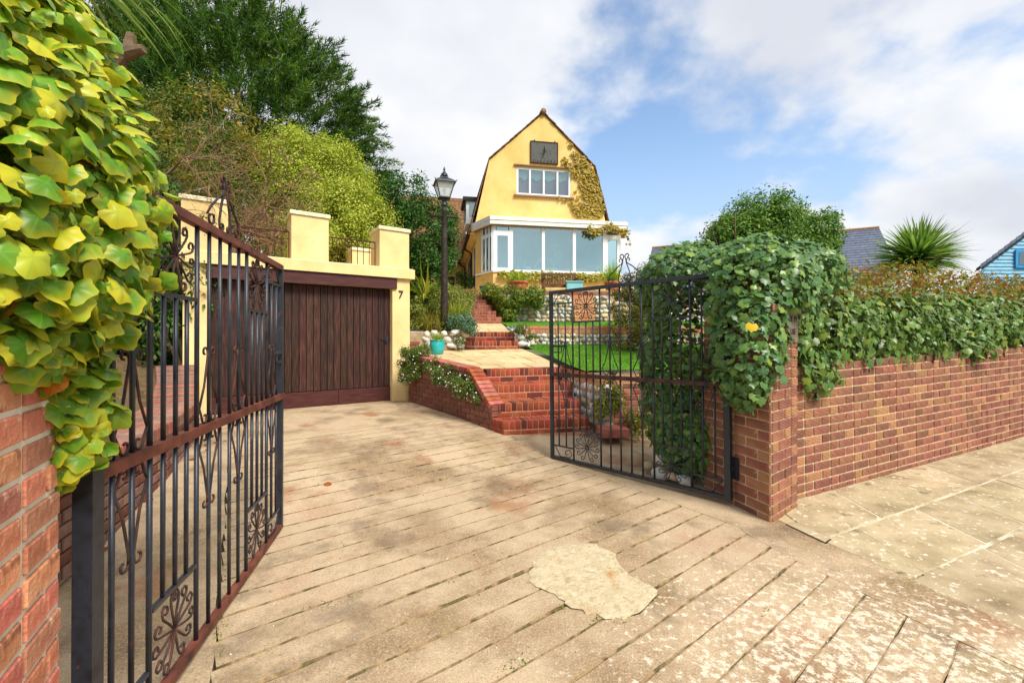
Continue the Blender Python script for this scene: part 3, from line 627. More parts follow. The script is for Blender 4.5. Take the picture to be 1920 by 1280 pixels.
for i in range(3):
    a = TL + (TR - TL) * i / 3 + .002; b = TL + (TR - TL) * (i + 1) / 3 - .002
    inst('door_rail', chamfer(b - a, .04, .235, .004, M_WOODR), frame(gp_((a + b) / 2, .13, .345), *GA), gar)
gbox(TR - .16, TR - .01, .112, .13, 1.28, 1.315).build('door_latch', M_IRON, gar)
gbox(TR - .09, TR - .05, .095, .112, 1.24, 1.335).build('door_latch', M_IRON, gar)
text_mesh('house_number', '7', .19, frame(gp_(.135, -.012, 2.07), GX, Zu, GF), M_INK, gar, .01)
def parapet(t0, t1, b0, b1, zt):
    c = gbox(t0, t1, b0, b1, 2.516, zt - .07).build('parapet_pillar', M_YEL, gar)
    o = .025; P = [gp_(t, b, zt - .068) for t, b in ((t0 - o, b0 - o), (t1 + o, b0 - o), (t1 + o, b1 + o), (t0 - o, b1 + o))]
    cc = sum(P, Vector()) / 4; Q = [cc + (p - cc) * .94 + Zu * .06 for p in P]; P2 = [p + Zu * .045 for p in P]
    MB().add(P + P2 + Q, [(i, (i + 1) % 4, (i + 1) % 4 + 4, i + 4) for i in range(4)] + [(i + 4, (i + 1) % 4 + 4, (i + 1) % 4 + 8, i + 8) for i in range(4)] + [(8, 9, 10, 11), (3, 2, 1, 0)]).build('cap', M_CAP, c)
parapet(-.222, .30, .03, .57, 3.25); parapet(-1.581, -1.043, .03, .57, 3.30); parapet(-2.94, -2.40, .03, .57, 3.30)
parapet(-.20, .30, 2.0, 2.5, 3.22); parapet(-.25, .28, 3.9, 4.4, 3.2); gbox(-.02, .28, .57, 2.0, 2.516, 2.70).build('parapet_kerb', M_YEL, gar)
gbox(-.02, .28, 2.5, 3.9, 2.516, 2.70).build('parapet_kerb', M_YEL, gar)
M_RAIL = surf('rusty_railing', [srgb(60, 34, 28), srgb(88, 48, 36)], 20, rough=.8)
def railing(ta, tb):
    r = MB(); r.tube([gp_(ta, .26, 2.99), gp_(tb, .26, 2.99)], .011, 6); r.tube([gp_(ta, .26, 2.56), gp_(tb, .26, 2.56)], .011, 6); r.tube([gp_(ta, .26, 2.99 - .11), gp_(tb, .26, 2.99 - .11)], .006, 5)
    o = r.build('railing', M_RAIL, gar)
    n = int((tb - ta) / .09)
    for i in range(n + 1):
        t = ta + (tb - ta) * i / n; MB().tube([gp_(t, .26, 2.55), gp_(t, .26, 2.99)], .007, 5).build('bar', M_RAIL, o)
    b = MB(); tm = (ta + tb) / 2
    for k in range(4):
        x0 = tm - .2 + k * .1; b.tube([gp_(x0 + .045 * math.cos(a), .26, 2.935 + .045 * math.sin(a)) for a in lin(0, 5.6, 12)], .005, 5)
    b.build('scroll', M_RAIL, o)
railing(-1.03, -.235); railing(-2.39, -1.59)

# ------------------------------------------------------------------ front steps and the retaining wall beside them
def row(A, B, z0, h, w, depth, Yn, mats, j=.009, back=0.):
    d = B - A; L_ = d.length; X = d / L_; n = max(1, round(L_ / (w + j))); ww = L_ / n; S = []
    for i in range(n):
        c = A + X * (ww * (i + .5)) - Yn * (depth / 2 + back); c = Vector((c.x, c.y, z0 + h / 2)); S.append((c, X, Yn, Zu, (round(ww - j, 3), depth, h), random.choices(mats, [4, 1] if len(mats) == 2 else None)[0]))
    return S
def flight(par, lines, mats, mort, sides=(), soldier=.105, backz=.5):
    """lines: (left, right, z below, z top) of each riser's front edge"""
    S = []; core = MB()
    for i, (l, r, zb, zt) in enumerate(lines):
        l = Vector((l[0], l[1], 0)); r = Vector((r[0], r[1], 0)); X = (r - l).normalized(); Yn = Vector((X.y, -X.x, 0))
        S += row(l, r, zt - soldier, soldier - .001, .066, .215, Yn, mats); lo = zt - soldier - .01; hgt = lo - zb
        k = max(1, round(hgt / .075))
        for q in range(k): S += row(l, r, zb + hgt * q / k + .002, hgt / k - .009, .215, .1, Yn, mats)
        S += row(l, r, zt - .068, .065, .066, .215, Yn, mats, back=.224)
        S += row(l, r, zt - .068, .064, .066, .215, Yn, mats, back=.448)
        e = -Yn * .006; f = -Yn * .72; core.prism([l + X * .006 + e + Zu * (zb - .1), r - X * .006 + e + Zu * (zb - .1), r - X * .006 + f + Zu * (zb - .1), l + X * .006 + f + Zu * (zb - .1)], (0, 0, zt - zb + .1 - .006))
    pieces(par, S, bev=.004); core.build('mortar', mort, par)
    return S
ZS = [.13, .30, .475, .665, .855]
px = [((943.8, 789.4), (1106, 783)), ((927, 756.8), (1090, 749.6)), ((925, 722), (1077, 717)), ((912, 692.4), (1058, 688.5))]
lines = []
for i, (l, r) in enumerate(px):
    a, b = gnd(*l, ZS[i + 1]), gnd(*r, ZS[i + 1]); lines.append((a, b, ZS[i], ZS[i + 1]))
M_SMORT = surf('step_mortar', [srgb(168, 120, 96), srgb(190, 150, 124)], 20, rough=.95)
fs = thing('garden_steps', 'four wide glossy red brick steps up from the drive', 'steps', lines[0][0], group=None)
flight(fs, lines, M_STEP, M_SMORT)
WA, WB = Vector((-1.80, 7.6, 0)), Vector((-.265, 5.575, 0)); d = WB - WA; WLn = d.length; WX = d / WLn; WY = Vector((WX.y, -WX.x, 0))
def wtop(t): return float(np.interp(t, [0, .05, .79, .985, 1.0], [1.03, 1.03, .905, .50, .48]))
# end block of the first step, seen from the drive
S = row(WB, Vector((lines[0][0].x, lines[0][0].y, 0)), .195, .104, .066, .2, WY, M_STEP); S += row(WB, Vector((lines[0][0].x, lines[0][0].y, 0)), .12, .066, .215, .1, WY, M_STEP)
pieces(fs, S, bev=.004)
e0 = Vector((lines[0][0].x, lines[0][0].y, 0)); MB().prism([WB - WY * .008 + Zu * .05, e0 - WY * .008 + Zu * .05, e0 - WY * .008 + Zu * .292, WB - WY * .008 + Zu * .292], -WY * .3).build('mortar', M_SMORT, fs)
rw = thing('retaining_wall', 'brown brick retaining wall with sloping red coping beside the steps', 'wall', WA)
pieces(rw, face_bricks(WA, WX, WY, Zu, WLn, 13, M_RETB, bond='run', z0=.13, top=lambda t: wtop(t) - .07, ends=.002), bev=.004)
cp = MB(); ts = lin(0, 1, 24)
for i in range(23):
    a, b = WA + d * ts[i], WA + d * ts[i + 1]; cp.prism([a - WY * .01, b - WY * .01, b - WY * .01 + Zu * (wtop(ts[i + 1]) - .035), a - WY * .01 + Zu * (wtop(ts[i]) - .035)], -WY * .2)
cp.build('mortar', surf('brown_mortar', [srgb(120, 92, 70), srgb(150, 120, 94)], 15), rw)
S = []; s = 0.
while s < WLn - .02:
    t = (s + .037) / WLn; dz = (wtop(min(1, t + .01)) - wtop(t - .01)) / (.02 * WLn); X = Vector((WX.x, WX.y, dz)).normalized(); Z = X.cross(WY); Z = Z if Z.z > 0 else -Z
    S.append((WA + WX * (s + .037) - WY * .085 + Zu * (wtop(t) - .03), X, WY, Z, (.068, .22, .07), random.choice(M_COPB + [M_STEP[0]] if t > .77 else M_COPB))); s += .077 * X.to_2d().length
pieces(rw, S, name='coping_brick', bev=.004)
S = [(WB - WY * (.052 + .105 * q) + WX * .004 + Zu * (.345 + .075 * k_), -WY, WX, Zu, (.095, .03, .064), M_RETB[0]) for q in range(2) for k_ in range(2)]
pieces(rw, S, bev=.004)
# patio of sandstone flags, its upper steps and path
def flags(name, FL, FR, BR_, BL, rows, m=M_PATIO):
    o = thing(name, None, None, FL, kind='structure')
    P = lambda a, b: (FL * (1 - a) + FR * a) * (1 - b) + (BL * (1 - a) + BR_ * a) * b
    MB().add([P(0, 0), P(1, 0), P(1, 1), P(0, 1)], [(0, 1, 2, 3)]).build('joint_bed', M_MORTAR, o).location.z -= .012
    b = 0.
    for h, cuts in rows:
        xs = [0] + cuts + [1]
        for i in range(len(xs) - 1):
            q = [P(xs[i] + .006, b + .006), P(xs[i + 1] - .006, b + .006), P(xs[i + 1] - .006, b + h - .006), P(xs[i] + .006, b + h - .006)]
            MB().prism([p + Zu * (.004 + random.uniform(0, .004)) for p in q], (0, 0, -.04)).build('flagstone', m, o)
        b += h
    return o
P4l, P4r = lines[3][0], lines[3][1]
flags('patio', Vector((-.50, 6.58, .852)), Vector((P4r.x + .02, P4r.y + .2, .85)), Vector((.22, 9.05, 1.085)), Vector((-2.0, 8.6, 1.05)),
      [(.2, [.3, .62]), (.22, [.2, .45, .8]), (.18, [.36, .7]), (.22, [.25, .55]), (.18, [.4, .75])])
def fl(par, y0, d0, base_l, base_r, top_l, top_r, n, z0, z1, mats):
    ls = []
    for i in range(n):
        t = i / max(1, n - 1); ls.append((Vector(base_l).lerp(Vector(top_l), t), Vector(base_r).lerp(Vector(top_r), t), z0 + (z1 - z0) * i / n, z0 + (z1 - z0) * (i + 1) / n))
    flight(par, ls, mats, M_SMORT)
ms = thing('garden_steps', 'two red brick steps at the back of the flagged patio', 'steps', (-.4, 9, 1.08))
fl(ms, 0, 0, (-.98, 8.95), (.13, 9.0), (-.98, 9.28), (.06, 9.33), 2, 1.07, 1.445, M_STEP)
flags('upper_path', Vector((-1.02, 9.6, 1.44)), Vector((.06, 9.6, 1.44)), Vector((-.30, 12.1, 1.71)), Vector((-1.32, 12.1, 1.71)), [(.34, [.5]), (.33, [.35]), (.33, [.6])])
us = thing('garden_steps', 'steep flight of six weathered brick steps below the house', 'steps', (-1, 12, 1.7))
fl(us, 0, 0, (-1.33, 12.0), (-.29, 12.0), (-1.84, 13.4), (-1.08, 13.4), 6, 1.70, 2.80, M_UPST)

# ------------------------------------------------------------------ terraces: lawns, flint walls, banks
def stone_mesh(k):
    import bmesh
    bm = bmesh.new(); bmesh.ops.create_icosphere(bm, subdivisions=1, radius=1)
    for v in bm.verts: v.co *= 1 + .38 * noise.noise(v.co * 1.3 + Vector((k * 7.1, k * 3.3, 0))); v.co.z *= .8
    me = bpy.data.meshes.new('flint'); bm.to_mesh(me); bm.free(); me.shade_smooth(); me.materials.append(M_FLINT[k % 3]); return me
ST = [stone_mesh(k) for k in range(9)]
def flints(par, A, B, z0, z1, Yn, size, bias=(4, 3, 2), za=None):
    """rows of flints bedded in the face from A to B"""
    d = B - A; L_ = d.length; X = d / L_; rows = max(1, round((z1 - z0) / (size * .82))); hh = (z1 - z0) / rows
    for r in range(rows):
        s = -size * .3 * (r % 2) + size * .4
        while s < L_ - size * .3:
            w = size * random.uniform(.75, 1.45); k = random.choices(range(3), bias)[0] + 3 * random.randrange(3)
            c = A + X * (s + w / 2) + Yn * random.uniform(-.03, .012) + Zu * (z0 + hh * (r + .5) + random.uniform(-.02, .02) - A.z)
            M = frame(c, X, Yn, Zu) @ Matrix.Rotation(random.uniform(-.5, .5), 4, 'Y') @ Matrix.Diagonal((w * .52, size * .5, hh * random.uniform(.5, .62) / .8, 1))
            inst('flint', ST[k], M, par); s += w * .98
M_FM = surf('flint_mortar', [srgb(150, 128, 96), srgb(184, 164, 130)], 12, rough=1, bump=.6, bscale=40)
def lawn(name, P, blades, zoff=0):
    P = [Vector(p) for p in P]; n1 = 14
    pt = lambda a, b: (P[0] * (1 - a) + P[1] * a) * (1 - b) + (P[3] * (1 - a) + P[2] * a) * b
    V = []
    for j in range(n1):
        for i in range(n1):
            p = pt(i / (n1 - 1), j / (n1 - 1)); p.z += .02 * noise.noise(p * .9); V.append(p)
    MB().add(V, [(j * n1 + i, j * n1 + i + 1, (j + 1) * n1 + i + 1, (j + 1) * n1 + i) for j in range(n1 - 1) for i in range(n1 - 1)]).build(name, M_GRASSG, kind='structure')
    a, b = rng.random(blades), rng.random(blades); A_ = [np.array(p) for p in P]
    Q = (A_[0] * (1 - a)[:, None] + A_[1] * a[:, None]) * (1 - b)[:, None] + (A_[3] * (1 - a)[:, None] + A_[2] * a[:, None]) * b[:, None]
    return scatter('lawn_grass', T_NEEDLE, Q + [0, 0, -.012], axes(rdir(blades) * [1, 1, .2], rdir(blades) * .55 + [0, 0, 1.]), .028 + .03 * rng.random(blades), M_BLADE, kind='stuff', label='mown green grass of the ' + name.replace('_', ' '), category='grass')
M_BLADE = leafmat('grass_blades', [srgb(58, 108, 18), srgb(88, 146, 28), srgb(126, 170, 46)], rough=.6, trans=.3)
lawn('lower_lawn', [(1.0, 6.0, .87), (5.2, 6.6, .90), (5.6, 10.0, 1.17), (.2, 10.0, 1.17)], 52000)
lawn('strip_lawn', [(-.05, 9.95, 1.56), (5.6, 10.3, 1.58), (5.6, 13.2, 1.8), (-.35, 12.9, 1.78)], 14000)
fw = thing('flint_wall', 'low flint wall with tan brick cap behind the lawn', 'wall', (.3, 9.95, 1.1))
a, b = Vector((.16, 9.9, 1.1)), Vector((5.6, 10.2, 1.1)); X = (b - a).normalized(); Yn = Vector((X.y, -X.x, 0))
flints(fw, a, b, 1.12, 1.40, Yn, .11); MB().box((a + b) / 2 - Yn * .14 + Zu * .2, ((b - a).length, .26, .5), (X, Yn, Zu)).build('mortar', M_FM, fw)
pieces(fw, row(a, b, 1.41, .105, .066, .215, Yn, M_TANB) + row(a, b, 1.52, .064, .215, .2, Yn, M_TANB), bev=.004)
uw = thing('flint_wall', 'tall flint and brick terrace wall below the bench', 'wall', (0, 13, 1.75))
a, b = Vector((-.25, 12.95, 1.75)), Vector((5.6, 13.45, 1.75)); X = (b - a).normalized(); Yn = Vector((X.y, -X.x, 0)); Lu = (b - a).length
MB().box((a + b) / 2 - Yn * .2 + Zu * .45, (Lu, .38, 1.1), (X, Yn, Zu)).build('mortar', M_FM, uw)
sA, sB = 2.05, 2.72
flints(uw, a, a + X * sA, 1.78, 2.58, Yn, .15); flints(uw, a + X * sB, a + X * 3.2, 1.78, 2.58, Yn, .17); flints(uw, a + X * 3.3, b, 1.78, 2.58, Yn, .2, (2, 2, 3))
pieces(uw, row(a, b, 2.60, .1, .215, .3, Yn, M_UPST), bev=.004, name='coping_brick')
for k in range(6):                                   # little brick stair let into the terrace wall
    q = .14 * (5 - k); pieces(uw, row(a + X * (sA + .03) + Yn * (q * .4 + .02), a + X * (sB - .03) + Yn * (q * .4 + .02), 1.77 + k * .138, .125, .215, .18, Yn, M_TANB), bev=.004)
# retaining wall right of the steps: flint return, brick front
rr = thing('retaining_wall', 'curved brick and flint retaining wall holding up the lawn', 'wall', (1.2, 5.7, .13))
q = [Vector((P4r.x - .02, P4r.y + .02, .1)), Vector((1.12, 5.72, .1)), Vector((1.30, 5.62, .1)), Vector((2.7, 5.80, .1))]
for i in range(3):
    a, b = q[i], q[i + 1]; X = (b - a).normalized(); Yn = Vector((X.y, -X.x, 0)); L_ = (b - a).length
    MB().box((a + b) / 2 - Yn * .13 + Zu * .32, (L_, .25, .85), (X, Yn, Zu)).build('mortar', M_FM, rr)
    if i < 2: flints(rr, a, b, .15, .7, Yn, .13)
    else: pieces(rr, face_bricks(a, X, Yn, Zu, L_, 8, M_RETB + M_UPST, bond='run', z0=.04), bev=.004)
    pieces(rr, row(a - Yn * .0 , b, .745, .1, .066, .215, Yn, M_TANB), name='coping_brick', bev=.004)
    pieces(rr, row(a, b, .69, .05, .215, .1, Yn, M_TANB), name='coping_brick', bev=.004)
# small red plinth at the foot
MB().box((1.25, 5.45, .16), (.35, .3, .1)).build('brick_plinth', M_COPB[0], origin=(1.25, 5.45, .11), label='small pink brick plinth at the foot of the flint return', category='plinth')
# flint wall of the lamp bed
fb = thing('flint_wall', 'rough white flint wall behind the turquoise pot', 'wall', (-1.5, 8.75, 1.03))
a, b = Vector((-2.02, 8.55, 1.0)), Vector((-.98, 8.86, 1.0)); X = (b - a).normalized(); Yn = Vector((X.y, -X.x, 0))
MB().box((a + b) / 2 - Yn * .14 + Zu * .2, ((b - a).length, .24, .46), (X, Yn, Zu)).build('mortar', M_FM, fb)
pieces(fb, row(a, b, 1.03, .06, .2, .1, Yn, M_UPST) + row(a, a + X * .22, 1.1, .065, .2, .1, Yn, M_UPST) + row(a, a + X * .22, 1.18, .065, .2, .1, Yn, M_UPST), bev=.004)
flints(fb, a + X * .22, b, 1.10, 1.46, Yn, .17, (6, 1, 2)); flints(fb, b, b + Vector((-.1, .55, 0)), 1.10, 1.46, Vector((.9, .1, 0)).normalized(), .15, (5, 1, 2))
fe = thing('flint_pile', 'big white flints edging the right side of the patio steps', 'stones', (.18, 9.3, 1.1))
for (x, y, z, s_) in ((.2, 9.15, 1.17, .13), (.17, 9.3, 1.33, .12), (.28, 9.5, 1.2, .12), (.12, 9.5, 1.47, .1), (.3, 9.25, 1.16, .09), (.42, 9.6, 1.2, .1)):
    inst('flint', ST[random.choice((0, 3, 6))], Matrix.Translation((x, y, z)) @ Matrix.Rotation(random.uniform(0, 6), 4, 'Z') @ Matrix.Diagonal((s_ * 1.2, s_, s_ * .8, 1)), fe)
# rising beds behind: one sheet of soil on each side
def bank(name, xs, ys, f, m):
    nx = len(xs); V = [Vector((x, y, f(x, y) + .05 * noise.noise(Vector((x * 1.3, y * 1.3, 0))))) for y in ys for x in xs]
    return MB().add(V, [(j * nx + i, j * nx + i + 1, (j + 1) * nx + i + 1, (j + 1) * nx + i) for j in range(len(ys) - 1) for i in range(nx - 1)]).build(name, m, kind='structure')
bank('lamp_bed', lin(-2.4, -1.02, 8), lin(8.72, 13.6, 16), lambda x, y: np.interp(y, [8.7, 10, 11.5, 13.2], [1.42, 1.62, 1.95, 2.6]) - .12 * (x > -1.2) * (y < 10), M_SOIL)
bank('house_terrace', lin(-9, 6.2, 14), lin(13.35, 34, 12), lambda x, y: 2.58 + (.2 if x < -1 else 0) * 1.0, M_PATIO)
bank('garage_bank', lin(-30, -2.5, 20), lin(9.2, 40, 16), lambda x, y: 2.3 + .05 * (y - 9.2), M_SOIL)
bank('border_bed', lin(0, 1, 8), lin(0, 1, 8), lambda x, y: 0, M_SOIL)
o = bpy.data.objects['border_bed']
for v in o.data.vertices:
    t = v.co.y * 5; i = min(4, int(t)); p = PL[i].lerp(PL[i + 1], t - i); zt = TZ[i] + (TZ[i + 1] - TZ[i]) * (t - i)
    v.co = Vector((p.x - .33 - 3.2 * v.co.x, p.y + .35 * v.co.x, zt - .06 + .9 * v.co.x + .04 * noise.noise(Vector((p.x * 5, v.co.x * 9, 0)))))

# ------------------------------------------------------------------ lamp post
lx, ly, lz = at(833, 618, 9.0)
lamp = thing('lamp_post', 'old black street lamp post with glazed lantern in the bed', 'lamp', (lx, ly, lz - .1))
M_LAMP = surf('lamp_iron', [srgb(24, 20, 20), srgb(48, 38, 34), srgb(70, 52, 44)], 12, rough=.6, bump=.4, bscale=50, bdist=.004, spots=[(srgb(92, 62, 44), 8, .62, .1)])
L0 = Vector((lx, ly, lz))
MB().lathe([(.08, -.15), (.078, .3), (.07, .9), (.062, 1.5), (.056, 2.0), (.05, 2.42), (.056, 2.43), (.056, 2.46), (.046, 2.47), (.042, 2.55)], L0, 20).build('post', M_LAMP, lamp, True)
MB().lathe([(.05, 2.55), (.062, 2.57), (.062, 2.61), (.045, 2.64), (.05, 2.70), (.075, 2.74), (.075, 2.77)], L0, 20).build('collar', M_IRON, lamp, True)
MB().tube([L0 + Vector((-.31, -.04, 2.33)), L0 + Vector((0, 0, 2.335)), L0 + Vector((.29, .04, 2.31))], [.022, .026, .022], 10).build('ladder_bar', M_LAMP, lamp, True)
b0, t0, hb, ht = .10, .185, 2.78, 3.16
a45 = R(18)
def lc(r, z, k): a = a45 + math.pi / 4 + k * math.pi / 2; return L0 + Vector((r * 1.414 * math.cos(a), r * 1.414 * math.sin(a), z))
MB().prism([lc(b0 + .015, hb - .02, k) for k in range(4)], (0, 0, .03)).build('lantern_base', M_IRON, lamp)
m, nt, N, L, P = nodes('lantern_glass'); P.inputs['Base Color'].default_value = (.92, .95, .96, 1); P.inputs['Roughness'].default_value = .05
tr = N.new('ShaderNodeBsdfTransparent'); tr.inputs[0].default_value = (.95, .97, .97, 1); mx = N.new('ShaderNodeMixShader'); mx.inputs[0].default_value = .72; L.new(P.outputs[0], mx.inputs[1]); L.new(tr.outputs[0], mx.inputs[2]); L.new(mx.outputs[0], N['Material Output'].inputs[0]); M_LGL = m
for k in range(4):
    MB().tube([lc(b0, hb, k), lc(t0, ht, k)], .011, 6).build('lantern_bar', M_IRON, lamp)
    q = [lc(b0 - .002, hb + .01, k), lc(b0 - .002, hb + .01, (k + 1) % 4), lc(t0 - .002, ht, (k + 1) % 4), lc(t0 - .002, ht, k)]; nn = (q[1] - q[0]).cross(q[3] - q[0]).normalized()
    MB().prism(q, nn * -.004).build('pane', M_LGL, lamp)
    MB().tube([lc(t0 + .01, ht + .005, k), lc(t0 + .01, ht + .005, (k + 1) % 4)], .014, 6).build('lantern_rim', M_IRON, lamp)
rf = MB(); ring = [(t0 + .03, ht + .0), (t0 + .02, ht + .03), (t0 * .72, ht + .10), (.07, ht + .16), (.06, ht + .19)]
V = [lc(r, z, k) for r, z in ring for k in range(4)]; rf.add(V, [(i * 4 + k, i * 4 + (k + 1) % 4, (i + 1) * 4 + (k + 1) % 4, (i + 1) * 4 + k) for i in range(4) for k in range(4)] + [(3, 2, 1, 0), (16, 17, 18, 19)]); rf.build('lantern_roof', M_IRON, lamp)
for k in range(4): MB().tube([lc(t0 + .02, ht + .01, k), lc(t0 + .045, ht + .06, k)], [.012, .003], 6).build('corner_tip', M_IRON, lamp)
MB().lathe([(.062, 3.35), (.085, 3.36), (.085, 3.375), (.05, 3.39), (.07, 3.42), (.05, 3.45), (.035, 3.46), (.03, 3.49), (.012, 3.51), (.024, 3.54), (.02, 3.57), (.004, 3.63)], L0, 16).build('finial', M_IRON, lamp, True)
MB().lathe([(.012, 2.79), (.012, 2.9), (.03, 2.93), (.035, 3.0), (.02, 3.06)], L0, 12).build('bulb', M_CAP, lamp, True)
for ch in lamp.children:                              # squat lantern: head pieces keep their widths
    for v in ch.data.vertices:
        if v.co.z > 2.57: v.co.z = 2.57 + (v.co.z - 2.57) * .76
# ------------------------------------------------------------------ house
HO = Vector((-.65, 15.2, 2.60)); HA = math.atan2(.176, .985)
house = thing('house', 'yellow gambrel-gabled house with glazed bay and brown tiled roof', 'house', HO, (0, 0, HA))
HM = wm(house); DZ = .25                               # local z of the photograph's terrace level
def H(a, b, z): return HM @ Vector((a, b, z + DZ))
HAX = tuple((HM.to_3x3() @ Vector(v)) for v in ((1, 0, 0), (0, 1, 0), (0, 0, 1)))
def hbox(a0, a1, b0, b1, z0, z1): return MB().box(H((a0 + a1) / 2, (b0 + b1) / 2, (z0 + z1) / 2), (a1 - a0, b1 - b0, z1 - z0), HAX)
M_UPVC = surf('white_window_plastic', [srgb(226, 228, 230), srgb(240, 240, 240)], 4, rough=.35, bump=0)
M_FASC = surf('white_fascia', [srgb(214, 212, 204), srgb(236, 234, 228)], 5, rough=.5, bump=.1)
M_TILE = surf('brown_roof_tile', [srgb(78, 54, 38), srgb(116, 82, 54), srgb(142, 106, 70)], 8, rough=.85, bump=.4, bscale=30, rnd=.15, spots=[(srgb(168, 132, 84), 6, .62, .1)])
M_BLK = surf('black_gutter', [srgb(22, 22, 24), srgb(36, 36, 38)], 9, rough=.4)
M_DARK = surf('dark_interior', [srgb(34, 26, 20), srgb(50, 38, 28)], 3)
M_SILL = surf('brown_sill', [srgb(130, 92, 60), srgb(156, 116, 78)], 9)
def glass(name, tint, tr, rough=.03, gcol=(.62, .78, .84, 1)):
    m, nt, N, L, P = nodes(name); N.remove(P)
    g = N.new('ShaderNodeBsdfGlossy'); g.inputs['Roughness'].default_value = rough; g.inputs['Color'].default_value = gcol
    t = N.new('ShaderNodeBsdfTransparent'); t.inputs[0].default_value = tint
    x = N.new('ShaderNodeMixShader'); x.inputs[0].default_value = tr; L.new(g.outputs[0], x.inputs[1]); L.new(t.outputs[0], x.inputs[2]); L.new(x.outputs[0], N['Material Output'].inputs[0]); return m
M_BAYG = glass('bay_glass', (.78, .94, .95, 1), .62, gcol=(.66, .82, .86, 1)); M_UPG = glass('upper_glass', (.9, .95, .95, 1), .68, gcol=(.5, .55, .6, 1)); M_SIDEG = glass('side_glass', (.7, .85, .85, 1), .55, gcol=(.5, .6, .6, 1))
GP = [(-.45, -.4), (-.45, 2.28), (-.58, 2.45), (0, 5.07), (2.05, 6.98), (4.10, 5.07), (4.68, 2.45), (4.55, 2.28), (4.55, -.4)]
def gable(b, d, name, pts):
    MB().prism([H(a, b, z) for a, z in pts], HAX[1] * d).build(name, M_YELH, house)
# gable wall with a real opening for the upper window
wa0, wa1, wz0, wz1 = 1.02, 3.16, 3.84, 4.90
gable(1.1, .25, 'gable_wall', [(-.45, -.4), (-.45, 2.28), (-.58, 2.45), (-.58 + .58 * (wz0 - 2.45) / 2.62, wz0), (4.68 - .58 * (wz0 - 2.45) / 2.62, wz0), (4.68, 2.45), (4.55, 2.28), (4.55, -.4)])
la = lambda z: -.58 + .58 * (z - 2.45) / 2.62
gable(1.1, .25, 'gable_wall', [(la(wz0), wz0), (la(wz1), wz1), (wa0, wz1), (wa0, wz0)])
gable(1.1, .25, 'gable_wall', [(wa1, wz0), (wa1, wz1), (4.10 - la(wz1), wz1), (4.10 - la(wz0), wz0)])
gable(1.1, .25, 'gable_wall', [(la(wz1), wz1), (0, 5.07), (2.05, 6.98), (4.10, 5.07), (4.10 - la(wz1), wz1)])
hbox(-.44, -.2, 1.35, 7.6, -.4, 2.28).build('side_wall', M_YELH, house)
hbox(4.3, 4.54, 1.35, 7.6, -.4, 2.28).build('side_wall', M_YELH, house)
MB().prism([H(a, 7.6, z) for a, z in GP], HAX[1] * .25).build('rear_wall', M_YELH, house)
hbox(-.3, 4.4, 1.36, 7.6, 2.3, 2.4).build('upper_floor', M_FASC, house)
hbox(.2, 3.9, 3.3, 3.4, 2.42, 5.2).build('room_wall', M_UPVC, house)
# roof: stepped tile courses on each slope
def slope(a0, z0, a1, z1, n, b0=1.02, b1=7.95, seg=9):
    dx, dz = (a1 - a0) / n, (z1 - z0) / n; ln = math.hypot(dx, dz); ux, uz = dx / ln, dz / ln; nx, nz = (-uz, ux) if a1 < 2.05 or (a0 < 2.05) else (uz, -ux)
    if nz < 0: nx, nz = -nx, -nz
    for i in range(n):
        pa, pz = a0 + dx * i, z0 + dz * i; lift = .045
        q = [(pa + nx * .02, pz + nz * .02), (pa + nx * lift, pz + nz * lift), (pa + ux * ln * 1.12 + nx * .035, pz + uz * ln * 1.12 + nz * .035), (pa + ux * ln * 1.12 + nx * .005, pz + uz * ln * 1.12 + nz * .005)]
        jit = random.uniform(-.02, .02)
        MB().prism([H(a, b0 + jit, z) for a, z in q], HAX[1] * (b1 - b0)).build('tile_course', M_TILE, house)
slope(-.74, 2.30, .0, 5.09, 13); slope(0, 5.09, 2.05, 7.0, 13); slope(4.84, 2.30, 4.10, 5.09, 13); slope(4.10, 5.09, 2.05, 7.0, 13)
MB().tube([H(2.05, .98, 7.02), H(2.05, 8, 7.02)], .11, 10).build('ridge', M_TILE, house, True)
MB().prism([H(a, 1.36, z) for a, z in ((-.70, 2.29), (-.45, 2.2), (-.45, 2.3), (-.62, 2.42))], HAX[1] * 6.3).build('soffit', M_YELH, house)
